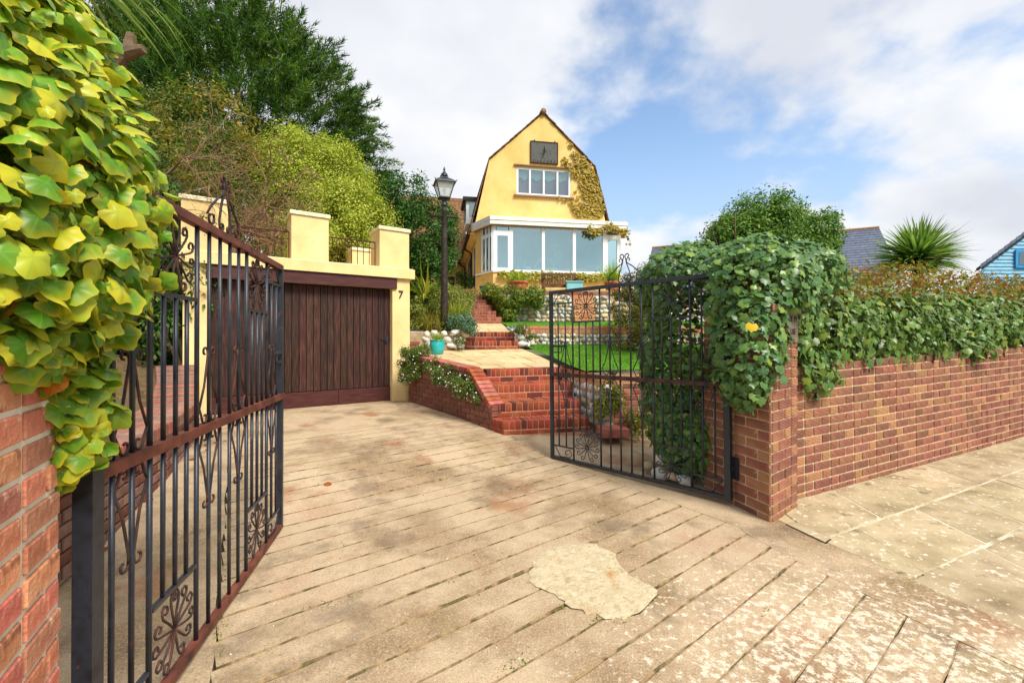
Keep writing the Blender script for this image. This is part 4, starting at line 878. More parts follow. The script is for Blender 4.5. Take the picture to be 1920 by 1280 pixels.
# bell-shaped plaster bracket at the corner of the eaves
MB().prism([H(a, 1.08, z) for a, z in ((-.46, 1.95), (-.5, 2.15), (-.62, 2.28), (-.72, 2.3), (-.6, 2.46), (-.44, 2.46))], HAX[1] * .2).build('eaves_bracket', M_YELH, house)
MB().tube([H(-.79, 1.0, 2.26), H(-.79, 7.6, 2.22)], .06, 8).build('gutter', M_BLK, house, True)
MB().tube([H(-.79, 3.2, 2.22), H(-.72, 3.2, 2.1), H(-.5, 3.2, 1.98), H(-.49, 3.2, -.3)], .04, 8).build('downpipe', M_BLK, house, True)
MB().tube([H(-.79, 6.9, 2.2), H(-.70, 6.9, 2.05), H(-.5, 6.9, 1.95), H(-.49, 6.9, -.3)], .04, 8).build('downpipe', M_BLK, house, True)
def window(parent_name, a0, a1, z0, z1, b, cuts, gm, fr=.06, dpt=.06, m=M_UPVC):
    w = hbox(a0, a1, b - dpt / 2, b + dpt / 2, z0, z0 + fr).build('window', m, house)
    hbox(a0, a1, b - dpt / 2, b + dpt / 2, z1 - fr, z1).build('frame', m, w)
    xs = [a0] + cuts + [a1]
    for i, x in enumerate(xs):
        e = fr if i in (0, len(xs) - 1) else fr * .9
        c = x + e / 2 if i == 0 else (x - e / 2 if i == len(xs) - 1 else x)
        hbox(c - e / 2, c + e / 2, b - dpt / 2 - .002, b + dpt / 2 + .002, z0 + fr + .001, z1 - fr - .001).build('mullion', m, w)
    for i in range(len(xs) - 1): hbox(xs[i] + .03, xs[i + 1] - .03, b - .004, b + .004, z0 + fr * .9, z1 - fr * .9).build('pane', gm, w)
    return w
window('', wa0 + .01, wa1 - .01, wz0 + .01, wz1 - .01, 1.16, [1.55, 2.09, 2.63], M_UPG, .075, .08)
M_BLIND = surf('teal_blind', [srgb(96, 186, 176), srgb(122, 206, 194)], 4, rough=.9, bump=0); M_CURT = surf('grey_curtain', [srgb(96, 104, 122), srgb(122, 128, 142)], 4, rough=.9, stretch=(9, 9, .5))
xs = [1.06, 1.55, 2.09, 2.63, 3.12]
for i in range(4):
    x0, x1 = xs[i] + .05, xs[i + 1] - .05; n = 24; P = []
    for k in range(n + 1):
        t = k / n; P.append(H(x0 + (x1 - x0) * t, 1.24, 4.52 + .05 * math.sin(t * math.pi * 2.2 + i) - .02))
    MB().prism([H(x0, 1.24, 4.86)] + P + [H(x1, 1.24, 4.86)], HAX[1] * .006).build('blind', M_BLIND, house)
    hbox(x0, x1, 1.30, 1.305, 3.9, 4.86).build('curtain', M_CURT, house)
hbox(.92, 3.28, 1.02, 1.1, 4.93, 4.97).build('window_hood', M_SILL, house)
hbox(.92, 3.26, 1.0, 1.1, 3.77, 3.83).build('window_sill', M_SILL, house)
# sundial plaque
M_PLQ = surf('weathered_bronze', [srgb(62, 62, 60), srgb(84, 84, 78), srgb(74, 76, 80)], 8, rough=.6, bump=.3); M_PLR = surf('bronze_edge', [srgb(52, 44, 32), srgb(74, 60, 40)], 12); M_VERD = surf('verdigris', [srgb(88, 98, 94), srgb(112, 118, 108)], 14)
sd = thing('sundial_plaque', 'dark bronze sundial plaque high on the yellow gable', 'sundial', H(2.09, 1.05, 5.06))
def hb2(par, nm, m, *q): return hbox(*q).build(nm, m, par)
hb2(sd, 'plate', M_PLQ, 1.59, 2.60, 1.05, 1.098, 5.10, 5.86)
for q in ((1.555, 1.59, 5.065, 5.895), (2.60, 2.635, 5.065, 5.895), (1.59, 2.60, 5.065, 5.10), (1.59, 2.60, 5.86, 5.895)): hb2(sd, 'rim', M_PLR, q[0], q[1], 1.035, 1.098, q[2], q[3])
for x0, z0, x1, z1 in ((2.09, 5.78, 1.98, 5.42), (2.10, 5.78, 2.10, 5.40), (2.10, 5.78, 2.22, 5.42), (1.98, 5.60, 1.90, 5.42), (2.04, 5.40, 2.10, 5.25), (2.15, 5.40, 2.10, 5.25), (1.84, 5.52, 1.78, 5.40), (2.3, 5.55, 2.36, 5.42)):
    MB().tube([H(x0, 1.045, z0), H(x1, 1.045, z1)], .009, 5).build('hour_line', M_VERD, sd)
MB().prism([H(2.10, 1.04, 5.76), H(2.10, 1.04, 5.45), H(2.10, .84, 5.45)], HAX[0] * .012).build('gnomon', M_VERD, sd)
for i in range(13): hbox(1.68 + i * .066, 1.68 + i * .066 + random.uniform(.02, .045), 1.04, 1.05, 5.135, 5.135 + random.uniform(.05, .075)).build('raised_character', M_VERD if i % 2 else M_PLR, sd)
for x in (1.69, 2.49): hbox(x, x + .04, 1.03, 1.098, 5.895, 5.94).build('fixing', M_PLR, sd)
# glazed bay
BF = [(-.5, 1.09), (0, 0), (4.71, 0), (5.2, 1.09)]
MB().prism([H(a, b, -.4) for a, b in BF], (0, 0, 1.14)).build('bay_wall', M_YELH, house)
MB().prism([H(a, b, .745) for a, b in ((-.54, 1.09), (-.03, -.05), (4.74, -.05), (5.24, 1.09))], (0, 0, .06)).build('bay_sill', M_UPVC, house)
FA = [(-.70, 1.09), (-.14, -.17), (4.86, -.17), (5.45, 1.09)]
cen = H(2.1, .6, 0)
MB().prism([H(a, b, 2.38) for a, b in FA], (0, 0, .14)).build('bay_fascia', M_FASC, house)
MB().prism([H(a * 1.006, b - (.02 if b < 0 else 0), 2.521) for a, b in FA], (0, 0, .13)).build('bay_roof_edge', M_FASC, house)
MB().prism([H(a, b, 2.36) for a, b in ((-.6, 1.08), (-.08, -.10), (4.80, -.10), (5.35, 1.08))], (0, 0, .019)).build('bay_soffit', M_SILL, house)
def post(a, b, w=.06, z0=.806, z1=2.36, nm='bay_post'): return hbox(a - w / 2, a + w / 2, b - .04, b + .04, z0, z1).build(nm, M_UPVC, house)
BXS = [(.045, .09), (.63, .13), (1.79, .11), (2.935, .115), (4.09, .14), (4.665, .09)]
for a, w in BXS: post(a, .04, w)
def pane(a0, a1, z0, z1, fr=.0):
    p = hbox(a0, a1, .034, .044, z0, z1).build('pane', M_BAYG, house)
    return p
for a0, a1 in ((.695, 1.735), (1.845, 2.877), (2.993, 4.02)):
    pane(a0, a1, .84, 2.33); hbox(a0, a1, .01, .07, .806, .845).build('bay_rail', M_UPVC, house); hbox(a0, a1, .01, .07, 2.325, 2.36).build('bay_rail', M_UPVC, house)
for a0, a1 in ((.09, .565), (4.16, 4.62)):
    for z0, z1 in ((.806, .90), (2.02, 2.20), (2.345, 2.36)): hbox(a0, a1, .0, .075, z0, z1).build('bay_rail', M_UPVC, house)
    for x in (a0, a1 - .05): hbox(x, x + .05, .0, .07, .90, 2.02).build('casement_stile', M_UPVC, house)
    pane(a0 + .05, a1 - .05, .90, 2.02); pane(a0 + .03, a1 - .03, 2.20, 2.345)
# canted left side of the bay
ca, cb = Vector((0, 0)), Vector((-.5, 1.09)); dl = cb - ca
for t in (.06, .22, .42, .62):
    p = ca + dl * t; hbox(p.x - .03, p.x + .03, p.y - .03, p.y + .03, .806, 2.36).build('bay_post', M_UPVC, house)
for i, (t0_, t1_) in enumerate(((.08, .21), (.24, .41), (.44, .61))):
    p, q = ca + dl * t0_, ca + dl * t1_
    MB().prism([H(p.x, p.y, .9), H(q.x, q.y, .9), H(q.x, q.y, 2.0), H(p.x, p.y, 2.0)], HAX[0] * .008).build('pane', M_SIDEG, house)
    MB().prism([H(p.x, p.y, 2.0), H(q.x, q.y, 2.0), H(q.x, q.y, 2.14), H(p.x, p.y, 2.14)], HAX[0] * .03).build('bay_rail', M_UPVC, house)
    MB().prism([H(p.x, p.y, 2.14), H(q.x, q.y, 2.14), H(q.x, q.y, 2.34), H(p.x, p.y, 2.34)], HAX[0] * .008).build('pane', M_SIDEG, house)
p, q = ca + dl * .64, ca + dl * 1.0; MB().prism([H(p.x, p.y, .7), H(q.x, q.y, .7), H(q.x, q.y, 2.36), H(p.x, p.y, 2.36)], HAX[0] * .1).build('bay_pier', M_YELH, house)
M_TEAL0 = surf('teal_glass_charm', [srgb(60, 170, 140), srgb(90, 190, 160)], 5, rough=.3)
# the sunroom inside
hbox(-.1, 4.5, 1.06, 1.085, .8, 2.36).build('sunroom_wall', surf('pale_blue_wall', [srgb(150, 196, 200), srgb(176, 214, 214)], 2, rough=.9, bump=0), house)
MB().tube([H(1.55 + .9 * t, .6, .85 + .55 * math.sin(math.pi * t) ** .7) for t in lin(0, 1, 14)], .015, 6).build('arched_lamp', M_UPVC, house)
for a in (1.0, 1.15, .9): MB().tube([H(a, .5, .85), H(a + random.uniform(-.1, .1), .45, 1.2), H(a + random.uniform(-.25, .25), .4, 1.5)], [.03, .025, .005], 5).build('window_plant', M_BLIND, house)
hbox(1.6, 3.6, .55, .75, .82, 1.02).build('window_seat', M_CAP, house)
for a, z in ((2.3, 1.75), (2.45, 1.5), (2.28, 1.45)): MB().lathe([(.01, z - .08), (.07, z), (.01, z + .08)], H(a, .3, 0), 10).build('hanging_charm', M_TEAL0, house)
for a in (.3, 1.35, 3.1): MB().lathe([(.16, .85), (.10, 1.05), (.05, 1.06)], H(a, .55, 0), 12).build('lamp_shade', M_CAP, house, True)
# windows of the shaded side wall
def sidewin(b0, b1, z0, z1, m):
    w = hbox(-.475, -.445, b0, b1, z0, z1).build('window', m, house)
    hbox(-.482, -.476, b0 + .08, b1 - .08, z0 + .08, z1 - .08).build('pane', M_SIDEG, w)
sidewin(1.5, 2.1, .1, 2.0, M_UPVC); sidewin(3.6, 4.5, .75, 2.0, M_UPVC); sidewin(4.6, 5.2, -.3, 1.9, M_WOODR)
# dormer on the steep slope
hbox(-.72, .2, 3.0, 4.4, 3.15, 4.1).build('dormer', M_UPVC, house); hbox(-.86, .3, 2.88, 4.5, 4.1, 4.24).build('dormer_roof', M_BLK, house)
for k in range(3): hbox(-.73, -.722, 3.1 + k * .43, 3.45 + k * .43, 3.4, 4.02).build('pane', M_SIDEG, house)
for k in range(2): hbox(-.6 + k * .38, -.3 + k * .38, 2.99, 2.998, 3.45, 4.02).build('pane', M_SIDEG, house)
# lower rear wing with porch
hbox(-4.6, -.45, 7.3, 7.5, -.4, 2.3).build('wing_wall', M_YELH, house)
hbox(-1.9, -1.0, 7.27, 7.298, -.35, 1.55).build('porch_door', M_DARK, house)
hbox(-4.8, -.5, 6.7, 6.8, 2.22, 2.32).build('wing_gutter', M_FASC, house)
for i in range(16):
    z0 = 2.3 + i * .25; b0 = 6.68 + i * .2
    MB().prism([H(-5.0, b0, z0), H(-5.0, b0, z0 + .05), H(-5.0, b0 + .23, z0 + .31), H(-5.0, b0 + .23, z0 + .26)], HAX[0] * 4.62).build('wing_tile_course', M_TILE, house)

# ------------------------------------------------------------------ bench and pots
M_BENCH = surf('weathered_teak', [srgb(66, 44, 32), srgb(96, 66, 48), srgb(112, 80, 58)], 8, rough=.7, bump=.3)
bp = at(1050, 0, 14.35); TZ0 = 2.60
bench = thing('garden_bench', 'brown slatted wooden garden bench under the bay window', 'bench', (bp.x, bp.y, TZ0), (0, 0, HA * .4))
BMx = wm(bench)
def bbx(nm, *q): 
    m = MB().bb(*q); m.v = [BMx @ v for v in m.v]; return m.build(nm, M_BENCH, bench)
for x in (-.55, .55):
    bbx('leg', x - .03, x + .03, -.25, -.19, 0, .62); bbx('leg', x - .03, x + .03, .2, .26, 0, .86); bbx('arm', x - .035, x + .035, -.28, .19, .621, .655)
for k in range(5): bbx('seat_slat', -.515, .515, -.24 + k * .09, -.16 + k * .09, .40, .425)
bbx('seat_rail', -.515, .515, -.262, -.245, .33, .40)
bbx('back_rail', -.515, .515, .2, .24, .78, .86); bbx('back_rail', -.515, .515, .2, .24, .45, .5)
for k in range(12): x = -.47 + k * .0855; bbx('back_slat', x - .02, x + .02, .21, .23, .501, .779)
M_TERRA = surf('terracotta', [srgb(148, 74, 48), srgb(176, 94, 64), srgb(186, 110, 78)], 6, rough=.85, bump=.15, spots=[(srgb(206, 160, 130), 9, .64, .1)])
M_TURQ = surf('turquoise_glaze', [srgb(18, 140, 146), srgb(34, 166, 168), srgb(60, 182, 178)], 5, rough=.15, bump=.05, spec=.5); M_TEAL = surf('teal_plastic', [srgb(30, 120, 104), srgb(44, 140, 120)], 5, rough=.4)
def pot(name, label, c, r, h, m, prof=None):
    t = thing(name, label, 'plant pot', c); prof = prof or [(.66, 0), (.72, .1), (.98, .78), (1.0, .84), (1.08, .85), (1.08, 1.0), (.95, 1.0), (.93, .9)]
    MB().lathe([(r * a, h * z) for a, z in prof], c, 28, cap=True).build('pot', m, t, True)
    MB().lathe([(r * .1, h * .9), (r * .93, h * .9), (r * .93, h * .88), (r * .1, h * .86)], c, 20).build('soil', M_SOIL, t); return t
tp_c = gnd(820, 664, 1.01); P_TURQ = pot('turquoise_pot', 'turquoise glazed pot of grass on the patio', tp_c, .135, .27, M_TURQ, [(.72, 0), (.78, .03), (.98, .35), (1.06, .62), (1.0, .86), (.95, .9), (1.06, .93), (1.06, 1.0), (.93, 1.0), (.9, .9)])
P_TER1 = pot('terracotta_bowl', 'wide terracotta bowl of yellow grass left of the bench', Vector((.17, 13.55, 2.58)), .31, .47, M_TERRA)
P_TER2 = pot('terracotta_pot', 'tall terracotta pot of yellow grass right of the bench', Vector((3.15, 13.7, 2.58)), .24, .48, M_TERRA)
P_TEAL = pot('teal_pot', 'small teal plastic pot by the top of the brick steps', Vector((-.86, 13.6, 2.70)), .15, .22, M_TEAL)
MB().box((1.98, 13.95, 2.83), (.5, .4, .48)).box((1.98, 13.95, 3.08), (.56, .46, .03)).build('storage_box', surf('pale_blue_box', [srgb(120, 186, 194), srgb(140, 200, 204)], 4, rough=.5), origin=(1.98, 13.95, 2.59), label='pale blue storage box beside the bench', category='box')

# ------------------------------------------------------------------ neighbouring houses
M_SLT = surf('slate_roof', [srgb(74, 82, 100), srgb(96, 104, 122), srgb(110, 116, 130)], 5, rough=.7, rnd=.1); M_BLUC = surf('blue_cladding', [srgb(116, 168, 196), srgb(140, 190, 214)], 2, rough=.7, rnd=.05, bump=.1); M_BLUW = surf('bright_blue_paint', [srgb(40, 130, 190), srgb(62, 154, 210)], 4, rough=.4, bump=0)
ra, rb = at(1223, 466, 39.3), at(1648, 428, 32); rb.z = ra.z = 9.3
sh = thing('slate_roofed_house', 'distant house with long grey slate roof beyond the hedge', 'house', (ra.x, ra.y, 0))
d = rb - ra; X = d.normalized(); Yn = Vector((X.y, -X.x, 0))
for i in range(20):
    o0 = Yn * (.25 * i) - Zu * (.21 * i)
    MB().prism([ra + o0, ra + o0 + Zu * .03, ra + o0 + Yn * .29 - Zu * .20 + Zu * .05, ra + o0 + Yn * .29 - Zu * .22], d).build('slate_course', M_SLT, sh)
    MB().prism([ra - Yn * (.25 * i) - Zu * (.21 * i), ra - Yn * (.25 * i + .29) - Zu * (.21 * i + .17), ra - Yn * (.25 * i + .29) - Zu * (.21 * i + .24), ra - Yn * (.25 * i) - Zu * (.21 * i + .05)], d).build('slate_course', M_SLT, sh)
MB().tube([ra + Zu * .03, rb + Zu * .03], .12, 8).build('ridge', M_SILL, sh)
MB().prism([ra + X * .2 + Yn * 4.7 - Zu * 9.4, ra + X * .2 - Yn * 4.7 - Zu * 9.4, ra + X * .2 - Yn * 4.7 - Zu * 4.1, ra + X * .2 - Zu * .2, ra + X * .2 + Yn * 4.7 - Zu * 4.1], d * .985).build('wall', M_FASC, sh)
e0, e1 = at(1838, 502, 24), at(1950, 418, 24)
bh = thing('blue_house', 'blue weatherboarded house with dark grey verge at the right edge', 'house', (e0.x + 4, 24.2, 0))
ap = Vector((e0.x + 5.2, 24, e0.z + 5.2 * (e1.z - e0.z) / (e1.x - e0.x))); ee = Vector((e0.x + 10.4, 24, e0.z))
nb = 46; zb = -.1
for i in range(nb):
    z0_ = zb + (ap.z - zb) * i / nb; z1_ = zb + (ap.z - zb) * (i + 1) / nb
    def xl(z): return e0.x + .35 + max(0, (z - e0.z + .15)) * 5.2 / (ap.z - e0.z)
    def xr(z): return 2 * ap.x - xl(z)
    if xl(z1_) > ap.x - .1: break
    MB().prism([(xl(z0_), 24.28, z0_), (xr(z0_), 24.28, z0_), (xr(z1_), 24.33, z1_), (xl(z1_), 24.33, z1_)], (0, .08, 0)).build('cladding_board', M_BLUC, bh)
nv = 16; bd = Vector((e0.x * 1.12, 24, 0)).normalized() * 7
for side in (0, 1):
    for i in range(nv):
        t0_, t1_ = i / nv, (i + 1.06) / nv; a = e0.lerp(ap, t0_) if not side else ee.lerp(ap, t0_); b = e0.lerp(ap, min(1, t1_)) if not side else ee.lerp(ap, min(1, t1_))
        MB().prism([a + Zu * .0, b + Zu * -.03, b + Zu * .15, a + Zu * .2], bd).build('roof_tile_course', M_SLT, bh)
    a, b = (e0, ap) if not side else (ee, ap); MB().prism([a - Zu * .14 + Vector((0, .1, 0)), b - Zu * .14 + Vector((0, .1, 0)), b - Zu * .035 + Vector((0, .1, 0)), a - Zu * .005 + Vector((0, .1, 0))], (0, .12, 0)).build('barge_board', M_BLK, bh)
wv = at(1905, 468, 24.2); wv2 = at(1968, 502, 24.2)
w = MB().bb(wv.x, wv2.x, 24.2, 24.27, wv2.z, wv.z).build('window', M_BLUW, bh); MB().bb(wv.x + .16, wv2.x - .16, 24.18, 24.2, wv2.z + .16, wv.z - .12).build('pane', M_SIDEG, w)
# ------------------------------------------------------------------ planting
G = lambda *c: [srgb(*x) for x in c]
LM = {}
def lm(name, cols, **kw):
    if name not in LM: LM[name] = leafmat(name, cols, **kw)
    return LM[name]
def ell_pts(ells, n, lo=.72, hi=1.04, keep=.86):
    vol = np.array([e[3] * e[4] + e[4] * e[5] + e[3] * e[5] for e in ells]); cnt = (n * vol / vol.sum()).astype(int); P, Nn = [], []
    for i, e in enumerate(ells):
        d = rdir(cnt[i]); r = lo + (hi - lo) * rng.random((cnt[i], 1)) ** .6; c, rr = np.array(e[:3]), np.array(e[3:6])
        bump = np.array([.10 * noise.noise(Vector(q) * 3.1 + Vector((i * 5, 0, 0))) for q in d])[:, None]
        p = c + d * rr * (r + bump); nn = unit(d / rr); ok = np.ones(len(p), bool)
        for j, f in enumerate(ells):
            if j != i: ok &= (((p - np.array(f[:3])) / np.array(f[3:6])) ** 2).sum(1) > keep ** 2
        P.append(p[ok]); Nn.append(nn[ok])
    return np.concatenate(P), np.concatenate(Nn)
CAM = np.array(cam.location)
def climber(name, label, cat, loc, P, Nn, size, cols, rim, patch, limit=300, tilt=.45, hk=.75, part='leaf', rough=.4, var=(0, 1, 2), group=None, trans=.28):
    """ivy: the most prominent leaves are objects, the rest one mass"""
    t = thing(name, label, cat, loc, group=group); n = len(P)
    Nn = unit(Nn + rng.normal(size=P.shape) * tilt + np.array([.15, -.45, .35])); tip = hang(n, hk); A = axes(Nn, tip); S = size * (.45 + 1.0 * rng.random(n) ** 1.2); rv = rng.random(n)
    mo = lm(name + '_leaf' + label[:5], cols, mode='obj', rim=rim, patch=patch, rough=rough, trans=trans); ma = lm(name + '_mass' + label[:5], cols, mode='attr', rim=rim, patch=patch, rough=rough, trans=trans)
    to = unit(CAM - P); front = (np.sum(Nn * to, 1) > .25); score = np.where(front, 1.0, 0) * S / np.linalg.norm(P - CAM, axis=1) * (.6 + .4 * rng.random(n))
    sel = np.argsort(-score)[:limit] if limit else np.array([], int); mask = np.ones(n, bool); mask[sel] = False
    mes = []
    for k in var:
        V0, F0, E0, W0 = T_IVY[k]; mes.append(mesh_np('leaf', V0, F0, mo, np.zeros(len(F0)), E0, W0))
    for q, i in enumerate(sel):
        a = A[i]; M = Matrix(((a[0, 0], a[0, 1], a[0, 2], P[i, 0]), (a[1, 0], a[1, 1], a[1, 2], P[i, 1]), (a[2, 0], a[2, 1], a[2, 2], P[i, 2]), (0, 0, 0, 1))) @ Matrix.Scale(float(S[i]), 4)
        inst(part, mes[q % len(mes)], M, t)
    rest = np.nonzero(mask)[0]
    for v_ in range(2):
        ii = rest[v_::2]
        if len(ii): scatter('foliage', T_IVY[var[v_ % len(var)]], P[ii], A[ii], S[ii], ma, t, rv[ii], kind='stuff')
    return t
def stems(par, pts_list, r, m, name='stem'):
    for p in pts_list: MB().tube(p, r, 5).build(name, m, par)
M_BARK = surf('bark', [srgb(78, 62, 46), srgb(112, 92, 70), srgb(96, 84, 66)], 12, rough=.95, bump=.7, bscale=30, bdist=.01); M_STEM = surf('ivy_stem', [srgb(104, 72, 44), srgb(136, 100, 62)], 20, rough=.9)
def wig(a, b, n=7, k=.06):
    a, b = Vector(a), Vector(b); return [a.lerp(b, i / (n - 1)) + Vector((random.gauss(0, k), random.gauss(0, k), random.gauss(0, k))) * (0 if i in (0, n - 1) else 1) for i in range(n)]

# ivy on the near pillar
P, Nn = ell_pts([(-1.46, 1.28, 1.74, .38, .30, .42), (-1.52, 1.22, 2.10, .34, .3, .34), (-1.25, 1.17, 1.46, .20, .15, .24), (-1.19, 1.16, 1.14, .085, .09, .19), (-1.10, .99, 1.66, .17, .22, .42), (-1.03, .82, 1.7, .14, .2, .42)], 9500, .58, 1.05)
dpx = (P[:, 0] / P[:, 1]) * FP + 960; dpy = 632 - (P[:, 2] - CZ) / P[:, 1] * FP
ok = ~((P[:, 2] < 1.27 + .6 * (-1.16 - P[:, 0])) & (P[:, 0] < -1.22)); P, Nn = P[ok], Nn[ok]
t = climber('ivy', 'yellow-green ivy with large leaves spilling over the left pillar', 'ivy', (-1.35, 1.2, .9), P, Nn, .053, G((50, 98, 20), (82, 140, 30), (112, 170, 42), (88, 148, 40), (150, 190, 54), (202, 200, 48), (68, 122, 34), (102, 160, 44)), srgb(214, 196, 40), srgb(150, 180, 70), rough=.38, tilt=.62, hk=.55, var=(3, 3, 3))
stems(t, [wig((-1.3, 1.2, 1.0), (-1.2, 1.1, 1.5)), wig((-1.45, 1.15, 1.2), (-1.5, 1.0, 2.2)), wig((-1.3, 1.1, 1.5), (-1.1, 1.2, 1.85))], .006, M_STEM)
mo = lm('turning_leaf', G((214, 150, 30), (206, 120, 40), (226, 176, 40), (190, 110, 60)), mode='obj', rim=srgb(150, 66, 40), patch=srgb(150, 66, 40))
me = mesh_np('leaf', *T_IVY[1][:2], mo, np.zeros(len(T_IVY[1][1])), T_IVY[1][2], T_IVY[1][3])
for (x, y, Y, s_) in ((72, 478, .93, .06), (105, 705, 1.02, .05), (165, 300, 1.02, .045), (130, 310, .96, .04), (20, 560, .86, .04)):
    p = at(x, y, Y); a = axes(unit(np.array([[.3 + random.gauss(0, .3), -1, .3]])), hang(1, .7))[0]
    inst('turning_leaf', me, Matrix(((a[0, 0], a[0, 1], a[0, 2], p.x), (a[1, 0], a[1, 1], a[1, 2], p.y), (a[2, 0], a[2, 1], a[2, 2], p.z), (0, 0, 0, 1))) @ Matrix.Scale(s_, 4), t)
MB().tube([at(190, 140, 2.6), at(225, 105, 2.6), at(242, 92, 2.6), at(246, 66, 2.62)], [.06, .05, .035, .026], 8).tube([at(225, 105, 2.6), at(255, 96, 2.6), at(270, 92, 2.6)], [.04, .035, .025], 8).build('sawn_trunk', M_BARK, origin=tuple(at(190, 140, 2.6)), label='sawn-off grey branch stump poking out behind the left ivy', category='branch')

# ivy over the right pillar
ELR = [(1.95, 3.50, 1.72, .42, .38, .42), (1.72, 4.35, 1.0, .42, .45, .98), (1.72, 3.86, 1.5, .38, .45, .6), (2.36, 3.78, 1.86, .46, .34, .29), (1.68, 4.18, 1.82, .46, .45, .42), (1.74, 3.34, 1.22, .15, .3, .46), (1.66, 4.05, .42, .3, .35, .36), (2.2, 3.52, 1.76, .24, .22, .2), (1.86, 3.2, 1.32, .15, .13, .42)]
P, Nn = ell_pts(ELR, 17000, .66, 1.05)
dp = P - np.array(plate_c); Xp, Yp = np.array(face(C1, C2)[1]), np.array(face(C1, C2)[2])
along, outw = dp @ Xp, dp @ Yp
ok = ~((outw > -.08) & (along > -.11) & (along < .3) & (dp[:, 2] < .13)) & ~((outw > -.06) & (dp[:, 2] < .0) & (along > -.11 + .36 * dp[:, 2])) 
ok &= ~((P[:, 2] < .78) & (P[:, 1] < 3.55))
sd_ = (P[:, 0] - 1.705) * .714 + (P[:, 1] - 3.445) * .70; tg_ = (P[:, 0] - 1.705) * -.70 + (P[:, 1] - 3.445) * .714
ok &= ~((sd_ < .07) & (tg_ > .14) & (P[:, 2] < 1.9))
P, Nn = P[ok], Nn[ok]
t = climber('ivy', 'dark green ivy mound smothering the right gate pillar', 'ivy', (1.7, 3.6, .1), P, Nn, .056, G((34, 76, 36), (48, 96, 48), (68, 116, 58), (58, 108, 60), (98, 140, 52), (136, 164, 52)), srgb(110, 140, 70), srgb(130, 160, 104), rough=.33, tilt=.5, var=(0, 2, 1))
stems(t, [wig(at(1260, 640, 3.95), at(1385, 655, 3.5), 6, .02), wig(at(1290, 560, 4.0), at(1365, 605, 3.6), 6, .03), wig(at(1300, 800, 3.9), at(1340, 640, 3.6), 6, .03)], .006, M_STEM)
# the one yellow leaf
me2 = mesh_np('leaf', *T_IVY[2][:2], lm('bright_yellow_leaf', G((232, 188, 30), (240, 200, 40)), mode='obj'), np.zeros(len(T_IVY[2][1])), T_IVY[2][2], T_IVY[2][3])
def put_leaf(x, y, Y, s_, par, me_):
    p = at(x, y, Y); a = axes(unit(np.array([[-.2, -1, .3]])), hang(1, .8))[0]
    return inst('yellow_leaf', me_, Matrix(((a[0, 0], a[0, 1], a[0, 2], p.x), (a[1, 0], a[1, 1], a[1, 2], p.y), (a[2, 0], a[2, 1], a[2, 2], p.z), (0, 0, 0, 1))) @ Matrix.Scale(s_, 4), par)
put_leaf(1411, 607, 3.04, .075, t, me2)

# hedge of ivy and dead bramble along the street wall
PP, NN = [], []; P2 = []
for s_ in np.arange(-.15, 8.6, .28):
    zt = 1.06 + SL * s_; c = PO + W * float(s_) - WM * (.14 + random.uniform(-.03, .05)); h_ = random.uniform(.30, .40)
    PP.append((c.x, c.y, zt + .30, .30, .24, h_ + .05)); P2.append((c.x - WM.x * .15, c.y - WM.y * .15, zt + .66 + random.uniform(-.08, .06), .32, .3, .32))
e0 = PO + W * .15 - WM * .02; PP.append((e0.x, e0.y, 1.06, .30, .16, .22)); e0 = PO + W * 2.9 - WM * .02; PP.append((e0.x, e0.y, 1.22, .3, .15, .16))
P, Nn = ell_pts(PP, 26000, .3, 1.06, .7)
hd = climber('ivy_hedge', 'dark glossy ivy hedge growing along the top of the street wall', 'hedge', PO + W * 3, P, Nn, .056, G((34, 80, 34), (50, 104, 40), (76, 124, 46), (102, 144, 48), (58, 110, 54), (146, 160, 52)), srgb(130, 140, 60), srgb(120, 150, 90), rough=.35, tilt=.55, var=(1, 0, 2))
P, Nn = ell_pts(P2, 24000, .35, 1.08, .6); n = len(P)
scatter('dry_bramble', T_DIA, P, axes(unit(Nn + rng.normal(size=P.shape) * .7), rdir(n)), .026 + .03 * rng.random(n), lm('bramble', G((136, 74, 24), (176, 104, 36), (134, 122, 34), (104, 130, 36), (172, 156, 46), (84, 116, 32))), hd, kind='stuff')
n2 = 1500; ii = rng.integers(0, n, n2); scatter('dry_twigs', T_TWIG, P[ii], axes(rdir(n2), rdir(n2) * .7 + [0, 0, .5]), .10 + .14 * rng.random(n2), lm('drytwig', G((96, 58, 30), (136, 86, 44), (150, 108, 64)), trans=0), hd, kind='stuff')

